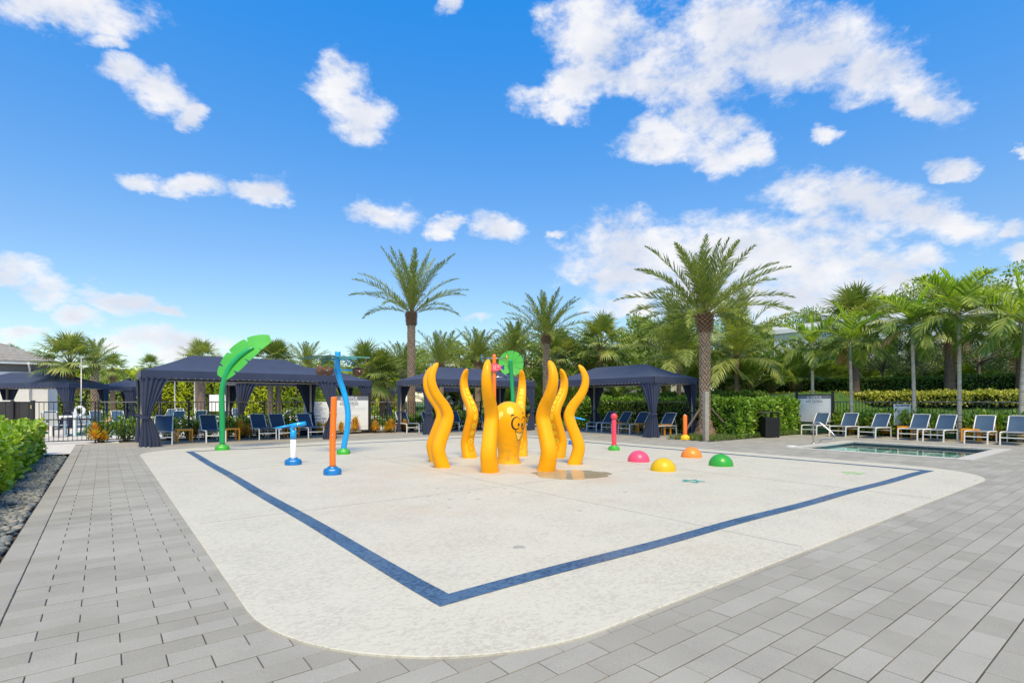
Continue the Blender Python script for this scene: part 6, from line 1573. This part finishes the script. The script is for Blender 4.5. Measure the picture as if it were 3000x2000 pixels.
# patio set beyond the gate
def patio_chair(u, Y, rz, lab):
    p = D(u, Y); t = thing('patio_chair', lab, 'chair', p, rz, 'patio chairs beyond the fence')
    for sx in (-1, 1):
        b = MB(); b.box((sx*.26, -.24, .22), (.035, .035, .44)); b.build('leg', BLKN, t)
        b = MB(); b.tube([(sx*.26, .26, 0), (sx*.26, .24, .42), (sx*.26, .34, .90)], .02, 6); b.build('leg', BLKN, t)
        b = MB(); b.box((sx*.27, 0, .62), (.04, .52, .025)); b.build('armrest', BLKN, t)
    b = MB(); b.box((0, 0, .43), (.52, .5, .025)); b.build('seat', WSL, t)
    b = MB(); b.box((0, .30, .68), (.50, .02, .44), M=Matrix.Rotation(R(-12), 3, 'X')); b.build('back', WSL, t)
BLKN = plain('dark_chair_frame', (.02, .025, .04), .5); WSL = plain('pale_sling', (.62, .66, .68), .7)
patio_chair(165, 19.3, -TH+R(186), 'pale patio chair with dark frame just beyond the gate'); patio_chair(250, 21.0, -TH+R(150), 'pale patio chair with dark frame behind the orange croton')
p = D(205, 20.6); t = thing('patio_table', 'white square patio table beyond the gate', 'table', p, -TH+R(10))
b = MB(); b.box((0, 0, .72), (.95, .95, .05)); b.build('top', TRIM, t)
for sx in (-1, 1):
    for sy in (-1, 1):
        b = MB(); b.box((sx*.4, sy*.4, .35), (.08, .08, .7)); b.build('leg', TRIM, t)
GF = 'far loungers on the pool terrace'
for (u, Y, a, lab) in ((60, 23.5, 95, 'far navy lounger in front of the pavilion cabana'), (150, 24.0, 95, 'far navy lounger beside an orange far table'), (300, 24.5, 100, 'far navy lounger behind the orange croton'), (365, 24.5, 100, 'far navy lounger beside the gathered cabana curtain')):
    p = D(u, Y); lounger(p.x, p.y, R(a), lab, GF)
for k, (u, Y, a) in enumerate(((500, 26.5, -80), (565, 27.5, -82), (640, 27, -84), (465, 29, 60), (525, 33, 85), (595, 34, 90), (760, 26, -40), (830, 27, -45), (880, 28, -45), (1165, 27, -50), (1110, 27.5, -45), (700, 33, 85), (1320, 28, -60))):
    p = D(u, Y); lounger(p.x, p.y, R(a), 'far white framed lounger '+('left of the table in the leaf sprayer cabana opening', 'above the table clear of the sprayer pole', 'beside the pinkish far trunk', 'tipped beside the gathered curtain', 'with bright back, far behind the first lounger', 'with bright back by the pinkish trunk', 'left of the pale bare far trunk', 'right of the darker far trunk', 'seen past the cabana post and warning sign', 'by the octopus cabana curtain, outside the fence', 'beyond the rules board post', 'behind the sprayer pole, far off', 'behind the paired tentacles, outside the fence')[k], GF)
for (u, Y, lab) in ((118, 24.3, 'far orange table by the pavilion cabana loungers'), (535, 30, 'far orange table beyond the fence between far loungers'), (610, 31, 'far orange table beside the pinkish far trunk'), (330, 26.5, 'far orange table beyond the walk fence'), (1090, 26, 'far orange table beyond the rules board post')): 
    p = D(u, Y); table(p.x, p.y, R(30), lab, 'far orange tables on the pool terrace')
# palm trunks on the far terrace seen under the cabana
for (u, Y, lab) in ((590, 30, 'thick palm with reddish upper trunk seen under the cabana roof'), (792, 30, 'pale bare palm trunk seen under the cabana roof'), (815, 30.5, 'darker palm trunk beside the pale one under the cabana roof')):
    p = D(u, Y); fan_palm(lab, p, 3.6, .22 if u == 590 else .16, int(u), 30, 1, False, bark=[plain('pinkish_bark', (.26, .17, .13), .9, var=.3), BARKB] if u == 590 else [RINGD, BARKD])
for (u, Y) in ((512, 40), (570, 40), (870, 40)):
    p = D(u, Y); b = MB(); b.lathe([(.04, 0), (.035, 3.2), (.12, 3.25), (.12, 3.4), (0, 3.45)], 10); tag(b.build('lamp_post', BLK if u == 870 else TRIM, None, p), 'slim far lamp post against the bright hedge', 'lamp post', 'far lamp posts')
p = D(640, 38); t = thing('far_notice_board', 'small white notice board far beyond the fence', 'sign', p, -TH)
b = MB(); b.box((0, 0, 1.2), (1.3, .05, 1.2)); b.build('panel', PANELW, t)
for x in (-.72, .72):
    b = MB(); b.box((x, 0, .95), (.1, .1, 1.9)); b.build('post', BLK, t)
p = D(1372, 27); t = thing('far_notice_board', 'small white notice board behind the octopus cabana fence', 'sign', p, -TH)
b = MB(); b.box((0, 0, 1.25), (.46, .05, .75)); pn = b.build('panel', PANELW, t)
b = MB(); b.poly([(-.22, -.03, 1.52), (.22, -.03, 1.52), (.22, -.03, 1.61), (-.22, -.03, 1.61)]); b.build('header', HEADG, pn)
for x in (-.27, .27):
    b = MB(); b.box((x, 0, .85), (.06, .06, 1.7)); b.build('post', BLK, t)
